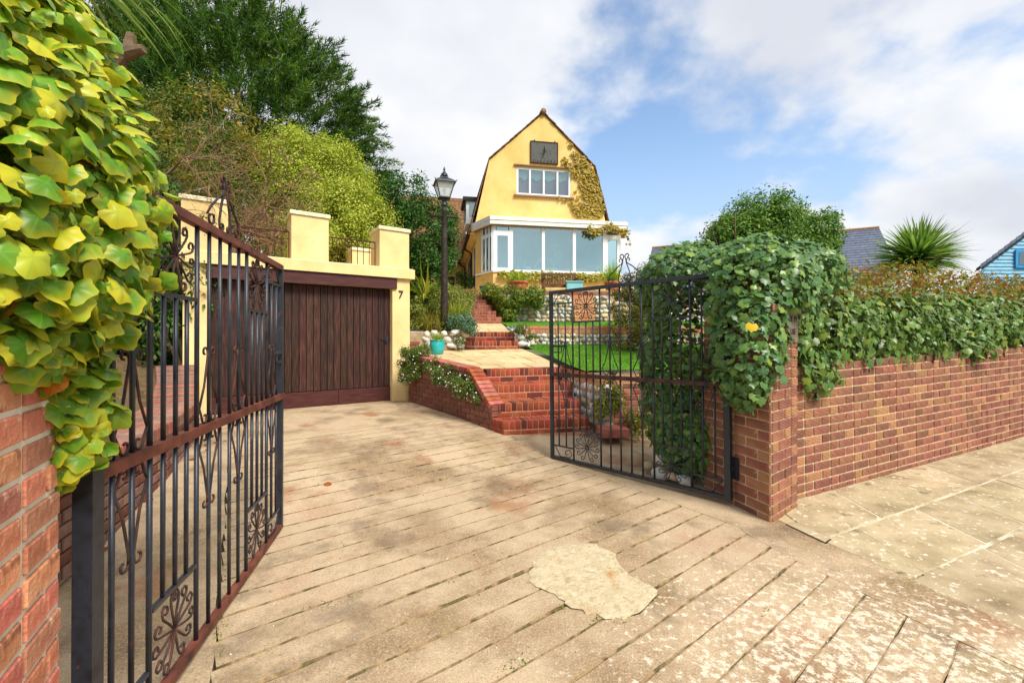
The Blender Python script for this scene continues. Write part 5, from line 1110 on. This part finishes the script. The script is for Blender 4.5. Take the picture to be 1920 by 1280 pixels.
# ---------- shrubs and trees made of clumps
def shrub(name, label, cat, base, lobes, leaf, cols, T=T_OVAL, per=70, dens=1.0, cr=.16, tilt=.4, trunk=None, group=None, up=.35, hk=.1, rough=.5, shell=.72):
    t = thing(name, label, cat, base, group=group); PP, NN = [], []
    for (x, y, z, rx, ry, rz) in lobes:
        k = max(8, int(dens * 4 * math.pi * ((rx * ry + ry * rz + rx * rz) / 3) / (cr * cr * 2.2))); p, nn = crown((x, y, z), (rx, ry, rz), k, per, cr * 1.05, shell, up); PP.append(p); NN.append(nn)
    P, Nn = np.concatenate(PP), np.concatenate(NN); n = len(P)
    scatter('crown', T, P, axes(unit(Nn + rng.normal(size=P.shape) * tilt), rdir(n) * (1 - hk) + np.array([0, 0, .4 if hk < .3 else -1.]) * (hk + .2)), leaf * (.6 + .8 * rng.random(n)), lm(cat + label[:14], cols, rough=rough), t)
    b = Vector(base)
    if trunk:
        tips = [Vector(l[:3]) for l in lobes]; m = MB()
        for tp in tips:
            q = wig(b, tp, 6, trunk * .8); m.tube(q, [trunk * (1 - .75 * i / 5) for i in range(6)], 7)
            for _ in range(4):
                e = tp + Vector((random.uniform(-1, 1) * lobes[0][3], random.uniform(-1, 1) * lobes[0][4], random.uniform(.1, .9) * lobes[0][5])) * .75; m.tube(wig(q[3], e, 5, trunk * .5), [trunk * .4, trunk * .3, trunk * .25, trunk * .18, trunk * .08], 5)
        m.build('trunk', M_BARK, t, True)
    return t
def L_(x, y, Y, rpx, ry=None, k=1.0): p = at(x, y, Y); r = rpx / FP * Y; return (p.x, p.y, p.z, r, r * .9, (ry or rpx) / FP * Y)
GRN = G((44, 84, 20), (64, 108, 28), (90, 134, 36), (118, 154, 46), (146, 168, 60))
shrub('round_shrub', 'rounded green shrub tree behind the ivied pillar', 'shrub', (4.0, 7.2, 0), [L_(1430, 445, 7.2, 90, 78), L_(1500, 455, 7.3, 70, 62), L_(1370, 470, 7.0, 62, 60), L_(1445, 500, 7.4, 110, 60)], .05, GRN, per=90, cr=.15, trunk=.07, dens=2.0, shell=.55)
DG = G((30, 66, 18), (46, 88, 24), (68, 112, 32), (92, 132, 42))
shrub('evergreen_shrub', 'tall dark green clipped shrub behind the lamp post', 'shrub', (-3.0, 13.2, 2.5), [L_(757, 378, 13, 60, 52), L_(795, 448, 12.8, 66, 78), L_(738, 440, 13, 52, 70), L_(835, 440, 13.2, 28, 55), L_(800, 505, 12.6, 52, 50)], .085, DG, per=80, cr=.26, trunk=.1)
YG = G((122, 140, 30), (160, 174, 44), (190, 200, 66), (208, 212, 92), (140, 156, 38))
shrub('golden_shrub', 'big yellow-green fluffy shrub behind the garage parapet', 'shrub', (-4.3, 10.6, 2.4), [L_(568, 330, 10.3, 74, 78), L_(628, 345, 10.5, 66, 70), L_(560, 410, 10.2, 72, 72), L_(640, 415, 10.0, 76, 70), L_(688, 440, 10.0, 44, 56), L_(610, 470, 9.9, 90, 40), L_(700, 420, 10.2, 30, 30)], .05, YG, T=T_DIA, per=330, cr=.30, trunk=.08, up=.6, dens=1.5, shell=.7)
shrub('evergreen_shrub', 'dark leafy evergreen bush left of the garage behind the open gate', 'shrub', (-4.7, 6.4, .8), [L_(350, 430, 6.5, 70, 80), L_(320, 520, 6.2, 75, 80), L_(375, 560, 6.35, 34, 70), L_(300, 400, 6.8, 80, 70), L_(280, 610, 6.0, 60, 60)], .075, G((20, 46, 12), (36, 74, 20), (58, 100, 28), (84, 120, 36), (110, 118, 44)), per=60, cr=.22, trunk=.05, hk=.6)
shrub('leafy_bush', 'straggly mid-green bush under the conifer behind the left gate', 'shrub', (-6.6, 8.6, 2.2), [L_(330, 340, 8.6, 80, 60), L_(400, 380, 8.8, 60, 60), L_(300, 290, 9, 70, 70), L_(450, 430, 9, 60, 50), L_(420, 320, 10.5, 80, 80), L_(350, 250, 10.8, 90, 80)], .065, G((52, 84, 22), (78, 108, 30), (108, 128, 40), (132, 136, 50), (120, 108, 50)), per=60, cr=.24, trunk=.05)
shrub('leafy_bush', 'olive and rust coloured bush on the bank right of the lawn', 'shrub', (2.6, 8.9, 1.1), [L_(1190, 570, 9.2, 45, 45), L_(1180, 620, 8.6, 32, 50), L_(1215, 540, 9.5, 50, 40)], .055, G((66, 72, 20), (96, 96, 26), (120, 92, 30), (84, 104, 30), (140, 124, 40)), per=60, cr=.15, trunk=.03)
# conifer with ragged plumes
def conifer(label, c, r, n, plume, cols):
    t = thing('conifer', label, 'conifer', (c[0], c[1], 2.0)); d = rdir(n); d[:, 1] = -np.abs(d[:, 1]) * 1.0 + .25; d = unit(d)
    base = np.array(c) + d * np.array(r) * (.5 + .5 * rng.random((n, 1)) ** .5)
    D = unit(d * np.array([1, 1, .35]) + np.array([0, 0, .42]) + rng.normal(size=d.shape) * .22); m = 110
    Lp = plume * (.6 + .8 * rng.random((n, 1, 1))); tt = rng.random((n, m, 1)) ** .8
    side = rng.normal(size=(n, m, 3)); P = base[:, None] + D[:, None] * tt * Lp + side * .10 * (1.05 - tt) * plume - np.array([0, 0, .18]) * plume * tt ** 2
    ND = unit((D[:, None] * 1.0 + side * .42).reshape(-1, 3)); P = P.reshape(-1, 3); k = len(P)
    scatter('crown', T_NEEDLE, P, axes(rdir(k), ND), .17 * plume * (.6 + .8 * rng.random(k)), lm('conifer' + label[:5], cols, rough=.6), t, rnd=np.clip(np.repeat(rng.random(n), m) * .6 + .4 * rng.random(k), 0, 1))
    MB().tube([(c[0], c[1], 1.8), (c[0], c[1] + .1, c[2] + r[2] * .9)], [.35, .05], 10).build('trunk', M_BARK, t, True)
conifer('large dark green conifer towering over the garage on the left', (-10.0, 14.8, 5.2), (5.3, 3.4, 7.2), 3600, 1.0, G((26, 54, 12), (42, 78, 16), (66, 104, 22), (94, 128, 30), (132, 152, 42)))
conifer('second dark conifer crowding in behind the first at the far left', (-13.5, 18.5, 4.0), (6.5, 3.0, 6.5), 1500, 1.3, G((22, 48, 12), (36, 68, 16), (56, 92, 20), (80, 112, 28)))
# bare tangled shrub
def bare(label, base, tips, gen=4, r0=.035):
    t = thing('bare_shrub', label, 'shrub', base); m = MB(); fine = MB()
    def grow(p, d, L, r, g):
        n = 5; q = [p]; 
        for i in range(n - 1):
            d = (d + Vector((random.gauss(0, .22), random.gauss(0, .22), random.gauss(0, .18) - (.06 if g < 2 else 0)))).normalized(); q.append(q[-1] + d * L / (n - 1))
        (m if g > 1 else fine).tube(q, [max(.0025, r * (1 - .5 * i / (n - 1))) for i in range(n)], 5 if g > 1 else 3, cap=False)
        if g > 0:
            for k in range(random.choice((3, 4)) if g > 1 else 5):
                nd = (d + Vector((random.gauss(0, .75), random.gauss(0, .6), random.gauss(0, .55)))).normalized(); grow(q[random.choice((2, 3, 4))], nd, L * random.uniform(.5, .8), r * .55, g - 1)
    for tp in tips: d = Vector(tp) - Vector(base); grow(Vector(base) + Vector((random.uniform(-.3, .3), random.uniform(-.2, .2), 0)), d.normalized(), d.length * .5, r0, gen)
    m.build('branches', M_TWIG, t, True); fine.build('twigs', M_TWIG, t, kind='stuff')
    return t
M_TWIG = surf('pale_twig', [srgb(96, 74, 52), srgb(134, 108, 78), srgb(150, 124, 94)], 9, rough=.95)
bare('leafless tangled brown shrub leaning over the garage roof', at(470, 500, 7.6), [at(x, y, Y) for x, y, Y in ((330, 240, 7.2), (400, 260, 7.6), (470, 300, 7.8), (530, 330, 7.5), (440, 350, 7.0), (300, 320, 7.2), (545, 400, 7.0), (500, 390, 6.9))])
bare('leafless grey twiggy shrub in front of the conifer', at(300, 470, 6.6), [at(x, y, Y) for x, y, Y in ((290, 180, 6.6), (350, 210, 6.7), (400, 290, 6.6), (270, 250, 6.2))], 4, .03)
P, Nn = crown(tuple(at(390, 260, 8.2)), (1.0, .8, 1.0), 60, 30, .25); n = len(P)
scatter('vine_leaves', T_OVAL, P, axes(Nn, rdir(n)), .05 + .04 * rng.random(n), lm('vineyel', G((120, 116, 26), (158, 146, 40), (132, 104, 40))), label='sparse yellowing leaves caught in the bare shrub', category='leaves', kind='stuff')

# ---------- sword-leaved plants and grasses
def swords(par, name, c, n, length, width, cols, spread=1.0, up=.6, droop=.5, seg=6, rad=.04, mname=None, down=False):
    V, F, Rn = [], [], []; c = np.array(c)
    for i in range(n):
        az = random.uniform(0, 2 * math.pi); el = random.uniform(-.25 if down else .25, 1.35) if up < .9 else random.uniform(.75, 1.5)
        d = Vector((math.cos(az) * math.cos(el) * spread, math.sin(az) * math.cos(el) * spread, math.sin(el))).normalized(); L0_ = length * random.uniform(.65, 1.1); p = Vector(c) + Vector((random.gauss(0, rad), random.gauss(0, rad), 0)); side = d.cross(Vector((0, 0, 1))); side = side.normalized() if side.length > .05 else Vector((1, 0, 0)); b0_ = len(V); dr = droop * random.uniform(.4, 1.4)
        tw = random.uniform(-.6, .6); side = (side + d.cross(side) * tw).normalized()
        for s_ in range(seg + 1):
            t = s_ / seg; w_ = width * (.55 + .9 * t * (1 - t) * 2) * (1 - t ** 3) + .0008; V += [p - side * w_ / 2, p + side * w_ / 2]; d = (d - Vector((0, 0, dr / seg * (.4 + 1.2 * t)))).normalized(); p = p + d * L0_ / seg
        for s_ in range(seg): q = b0_ + 2 * s_; F += [(q, q + 1, q + 3), (q, q + 3, q + 2)]; 
        Rn += [random.random()] * (2 * seg)
    V = np.array([tuple(v) for v in V]); I = np.array(wm(par).inverted()); V = V @ I[:3, :3].T + I[:3, 3]
    me_ = mesh_np(name, V, np.array(F), lm(mname or 'sword' + name, cols, rough=.4), np.array(Rn)); o = bpy.data.objects.new(name, me_); C.objects.link(o); o.parent = par; return o
PALM = G((76, 114, 36), (108, 148, 52), (142, 174, 72), (176, 192, 100))
def cordyline(label, c, n, ln, base_z, **kw):
    t = thing('cordyline_palm', label, 'palm', (c[0], c[1], base_z), group=None)
    MB().tube([(c[0], c[1], base_z), (c[0] + .03, c[1], (base_z + c[2]) / 2), (c[0], c[1], c[2])], [.11, .09, .08], 10).build('trunk', M_BARK, t, True)
    swords(t, 'fronds', c, n, ln, .048, PALM, mname='palmfrond', down=True, **kw); swords(t, 'dead_fronds', (c[0], c[1], c[2] - .12), 40, ln * .6, .03, G((120, 104, 60), (150, 128, 80)), mname='deadfrond', up=.5, droop=1.8, down=True); return t
pc_ = at(1720, 488, 8.4); cordyline('spiky green cordyline palm rising above the hedge', tuple(pc_), 800, .84, 0., droop=.5)
pl_ = at(95, -90, 5.2); cordyline('cordyline palm with fronds hanging in from the top left', tuple(pl_), 170, 1.7, 1.2, droop=1.3)
def clump_plant(name, label, c, n, ln, w, cols, **kw):
    t = thing(name, label, 'plant', c); swords(t, 'blades', c, n, ln, w, cols, mname=name + label[:6], **kw); return t
YGB = G((92, 116, 20), (128, 148, 28), (170, 172, 44), (196, 184, 60)); YEL = G((150, 150, 30), (186, 174, 44), (206, 192, 66), (128, 140, 34))
clump_plant('phormium', 'arching yellow-green phormium beside the garage corner', tuple(at(797, 560, 9.6)), 55, .85, .045, YGB, droop=1.5, spread=1.0)
clump_plant('ornamental_grass', 'tufted yellow-green grass right of the lamp post', tuple(at(855, 606, 9.1)), 200, .52, .010, YGB, droop=.6, up=.95, rad=.09)
clump_plant('ornamental_grass', 'rusty green grass tuft left of the lamp post', tuple(at(808, 622, 9.0)), 220, .5, .010, G((120, 120, 30), (150, 116, 44), (160, 150, 50), (96, 116, 30)), droop=.7, up=.95, rad=.12)
swords(P_TURQ, 'grass', tuple(tp_c + Zu * .24), 140, .24, .010, G((110, 150, 24), (150, 178, 40), (180, 196, 60)), droop=1.0, rad=.04)
swords(P_TER1, 'grass', (.17, 13.55, 3.0), 260, .5, .014, YEL, droop=.8, rad=.12)
swords(P_TER2, 'grass', (3.15, 13.7, 3.02), 220, .75, .014, YEL, droop=.6, up=.95, rad=.08)
swords(P_TEAL, 'foliage', (-.86, 13.6, 2.88), 30, .14, .012, GRN, droop=.8, rad=.04)

# ---------- small garden shrubs
MIX = G((84, 110, 30), (120, 140, 44), (158, 160, 70), (60, 92, 30), (186, 180, 90))
shrub('euonymus', 'yellow variegated shrub in the bed under the phormium', 'shrub', (-1.9, 9.6, 1.6), [L_(795, 578, 9.5, 28, 24), L_(825, 565, 9.9, 34, 32), L_(780, 590, 9.2, 14, 18), L_(845, 560, 10.4, 24, 30)], .05, MIX, T=T_OVAL, per=40, cr=.11)
shrub('senecio', 'silvery blue-green shrub spilling beside the lower steps', 'shrub', (-1.05, 8.95, 1.4), [L_(862, 606, 8.95, 26, 18), L_(880, 616, 8.8, 13, 14)], .05, G((66, 104, 76), (98, 136, 104), (128, 158, 124), (84, 120, 70)), per=40, cr=.09, tilt=.7)
shrub('trailing_shrub', 'green and yellow trailing shrub over the terrace wall by the steps', 'shrub', (-.3, 12.8, 2.2), [L_(955, 558, 12.6, 30, 20), L_(985, 552, 12.75, 30, 14), L_(950, 585, 12.5, 16, 22), L_(1012, 560, 12.8, 20, 18), L_(918, 545, 12.9, 18, 14)], .07, G((52, 86, 22), (84, 116, 30), (124, 140, 40), (160, 160, 56)), per=50, cr=.14)
def daisies(label, lobes, nfl, base):
    t = shrub('daisy_bush', label, 'flowers', base, lobes, .026, G((42, 76, 22), (72, 104, 32), (104, 128, 44), (130, 134, 54)), T=T_DIA, per=60, cr=.07, shell=.6)
    P, Nn = ell_pts(lobes, nfl, .95, 1.12); n = len(P); A = axes(unit(Nn + [0, -.3, .6]), rdir(n))
    T8 = (np.array([(0, 0, .1)] + [(math.cos(a) * (.5 if k % 2 else .22), math.sin(a) * (.5 if k % 2 else .22), 0) for k, a in enumerate(lin(0, 2 * math.pi * 9 / 10, 10))]), np.array([(0, 1 + k, 1 + (k + 1) % 10) for k in range(10)]), np.zeros(11), np.zeros(11))
    scatter('flowers', T8, P, A, .022 + .012 * rng.random(n), lm('daisy', G((226, 214, 216), (240, 236, 232), (222, 190, 200)), trans=.2), t, kind='stuff')
daisies('white daisy bush tumbling over the coping near the garage pier', [L_(768, 680, 7.15, 24, 36), L_(790, 660, 7.3, 18, 16), L_(760, 700, 7.2, 14, 20)], 110, (-1.7, 7.2, .8))
daisies('white daisy clump hanging over the middle of the retaining wall', [L_(835, 705, 6.3, 24, 20), L_(872, 722, 6.0, 28, 22), L_(890, 740, 5.85, 16, 14), L_(810, 685, 6.6, 16, 14)], 170, (-.9, 6.2, .8))
daisies('pale flowered plant on the white flints by the patio steps', [L_(972, 617, 9.2, 17, 10), L_(990, 628, 9.3, 12, 10)], 90, (.2, 9.3, 1.4))
daisies('small white flowered plant growing out of the flint wall', [L_(862, 640, 8.55, 9, 12)], 30, (-1.0, 8.7, 1.15))
shrub('fern_bush', 'yellow-green bush growing out of the right retaining wall', 'shrub', (1.3, 5.5, .15), [L_(1142, 745, 5.55, 26, 22), L_(1130, 765, 5.5, 16, 18), L_(1195, 790, 5.5, 18, 20)], .05, G((110, 122, 26), (146, 150, 40), (84, 110, 30), (170, 168, 60)), per=36, cr=.09)
shrub('porch_plant', 'dark shrub in the shade of the porch beyond the steps', 'shrub', (-2.1, 19, 2.6), [L_(868, 522, 19, 13, 16), L_(885, 530, 17, 10, 10)], .09, DG, per=40, cr=.16)
P2_ = Vector(at(1245, 885, 4.1)); fp = thing('flint_pile', 'pale round flints under the ivy behind the right gate', 'stones', (1.45, 4.05, .03))
for (x, y, Y, s_) in ((1240, 862, 4.15, .07), (1238, 888, 4.05, .09), (1262, 893, 3.95, .06), (1285, 900, 3.9, .08), (1215, 872, 4.25, .07), (1300, 880, 3.95, .06)):
    inst('flint', ST[random.choice((0, 1, 2, 3))], Matrix.Translation(at(x, y, Y)) @ Matrix.Rotation(random.uniform(0, 6), 4, 'Z') @ Matrix.Diagonal((s_, s_, s_ * .9, 1)), fp)
# ---------- climbers on the house
def onwall(strokes, n, b=1.07):
    P = []
    for _ in range(n):
        x, y, r = random.choices(strokes, [q[2] ** 2 for q in strokes])[0]
        a_, q = random.uniform(0, 6.28), math.sqrt(random.random()) * r; x2, y2 = x + math.cos(a_) * q, y + math.sin(a_) * q * 1.1
        P.append(H((x2 - 918) / 47.9 + .0, b - random.uniform(0, .08), 6.98 - (y2 - 213) / 52.7))
    return np.array([tuple(p) for p in P])
ST_ = [(1064, 262, 3), (1068, 272, 4), (1076, 290, 8), (1086, 305, 13), (1097, 322, 17), (1103, 345, 20), (1110, 368, 19), (1116, 388, 16), (1108, 402, 20), (1090, 406, 12), (1057, 304, 6), (1066, 316, 8), (1078, 328, 9), (1046, 380, 4), (1058, 383, 5), (1070, 389, 6), (1078, 400, 8), (1076, 365, 3), (1082, 378, 4), (1088, 390, 5), (1122, 400, 13)]
YV = G((92, 98, 24), (138, 132, 32), (176, 156, 42), (196, 168, 56), (110, 92, 34))
P = onwall(ST_, 2100); n = len(P); Nw = np.tile(np.array(-HAX[1]), (n, 1))
climber('wall_creeper', 'yellowing creeper climbing the right side of the gable', 'creeper', H(3.9, 1.05, 2.6), P, unit(Nw + rng.normal(size=P.shape) * .3), .075, YV, srgb(190, 150, 50), srgb(170, 150, 60), limit=60, var=(1, 2, 0))
P = np.array([tuple(H(random.uniform(.15, 4.6), -.08 - random.random() * .1, .70 + random.gauss(0, .06) - .07 * abs(math.sin(i * .37)))) for i in range(1500)])
climber('sill_creeper', 'band of yellow-green creeper under the bay windows', 'creeper', H(2.3, -.05, .4), P, unit(np.tile(np.array(-HAX[1]), (len(P), 1)) + rng.normal(size=P.shape) * .4 + [0, 0, .4]), .08, G((92, 104, 20), (140, 140, 30), (176, 164, 44), (70, 96, 24)), srgb(190, 170, 50), srgb(170, 160, 60), limit=40, var=(1, 2, 0))
P = np.array([tuple(H(3.4 + 1.55 * t + random.gauss(0, .04), -.22 - random.random() * .08, 2.36 - .10 * math.sin(t * 9) + random.gauss(0, .07) - (.45 * random.random() if t > .93 else 0) + .25 * max(0, t - .8))) for t in rng.random(330)])
climber('fascia_creeper', 'creeper strand hanging from the right end of the white fascia', 'creeper', H(4.8, -.2, 2.0), P, unit(np.tile(np.array(-HAX[1]), (len(P), 1)) + rng.normal(size=P.shape) * .5), .075, YV, srgb(170, 140, 50), srgb(170, 150, 60), limit=30, var=(1, 2, 0))
# bed edges: ground cover on the banks
n = 9000; a, b = rng.random(n), rng.random(n); P = np.stack([-2.4 + 1.35 * a, 8.8 + 4.6 * b, np.interp(8.8 + 4.6 * b, [8.7, 10, 11.5, 13.2], [1.42, 1.62, 1.95, 2.6]) + .04 + .14 * rng.random(n)], 1)
scatter('ground_cover', T_OVAL, P, axes(rdir(n) + [0, -.4, .8], rdir(n)), .035 + .04 * rng.random(n), lm('gcover', MIX), label='low mixed ground cover in the lamp post bed', category='ground cover', kind='stuff')
n = 1600; a, b = rng.random(n), rng.random(n); ob = bpy.data.objects['border_bed'].data.vertices; P = np.array([tuple(ob[i].co) for i in rng.integers(0, len(ob), n)]) + rng.normal(size=(n, 3)) * [.12, .2, .01] + [0, 0, .02]
scatter('leaf_litter', T_OVAL, P, axes(rdir(n) * .4 + [0, 0, 1], rdir(n)), .03 + .03 * rng.random(n), lm('litter', G((96, 66, 36), (134, 96, 52), (160, 120, 60), (80, 60, 40)), trans=.05), label='dry brown leaf litter on the border bed', category='leaf litter', kind='stuff')
# loose grit on the drive
n = 900; U_, V_ = rng.uniform(.1, 3.0, n), rng.uniform(-.2, 4.2, n) ** 1.0; P = np.array([tuple(uv(a, b, .003)) for a, b in zip(U_, V_)])
T_OCT = (np.array([(1, 0, 0), (-1, 0, 0), (0, 1, 0), (0, -1, 0), (0, 0, .7), (0, 0, -.7)], float), np.array([(0, 2, 4), (2, 1, 4), (1, 3, 4), (3, 0, 4), (2, 0, 5), (1, 2, 5), (3, 1, 5), (0, 3, 5)]), np.zeros(6), np.zeros(6))
scatter('grit', T_OCT, P, axes(rdir(n) * .5 + [0, 0, 1], rdir(n)), .0015 + .0045 * rng.random(n) ** 3, lm('gritcol', G((84, 70, 54), (150, 132, 106), (196, 186, 168), (228, 222, 210), (110, 90, 66)), trans=0, rough=.9), label='loose grit and small pebbles scattered on the drive', category='grit', kind='stuff')
# fallen leaves on the drive
mf = lm('fallen', G((206, 120, 30), (226, 150, 40), (150, 84, 36), (190, 100, 40)), mode='obj', rim=srgb(120, 60, 30), patch=srgb(150, 90, 40)); mef = mesh_np('leaf', *T_IVY[1][:2], mf, np.zeros(len(T_IVY[1][1])), T_IVY[1][2], T_IVY[1][3])
for i, (x, y) in enumerate(((395, 855), (402, 862), (412, 850), (385, 838), (392, 875), (420, 858), (358, 893), (220, 1008), (186, 1040), (270, 965), (384, 868), (408, 842), (660, 776), (612, 921))):
    p = gnd(x, y, .012); p.z = max(p.z, zg(vof(p)) + .012)
    inst('fallen_leaf', mef, Matrix.Translation(p) @ Matrix.Rotation(random.uniform(0, 6.3), 4, 'Z') @ Matrix.Rotation(random.uniform(-.3, .3), 4, 'X') @ Matrix.Scale(random.uniform(.045, .075), 4), label='lone orange leaf on the drive near the garage door' if x == 660 else 'lone curled brown leaf in the middle of the drive' if x == 612 else 'small orange fallen leaf on the concrete beside the left border wall', category='leaf', group='fallen leaves on the drive')
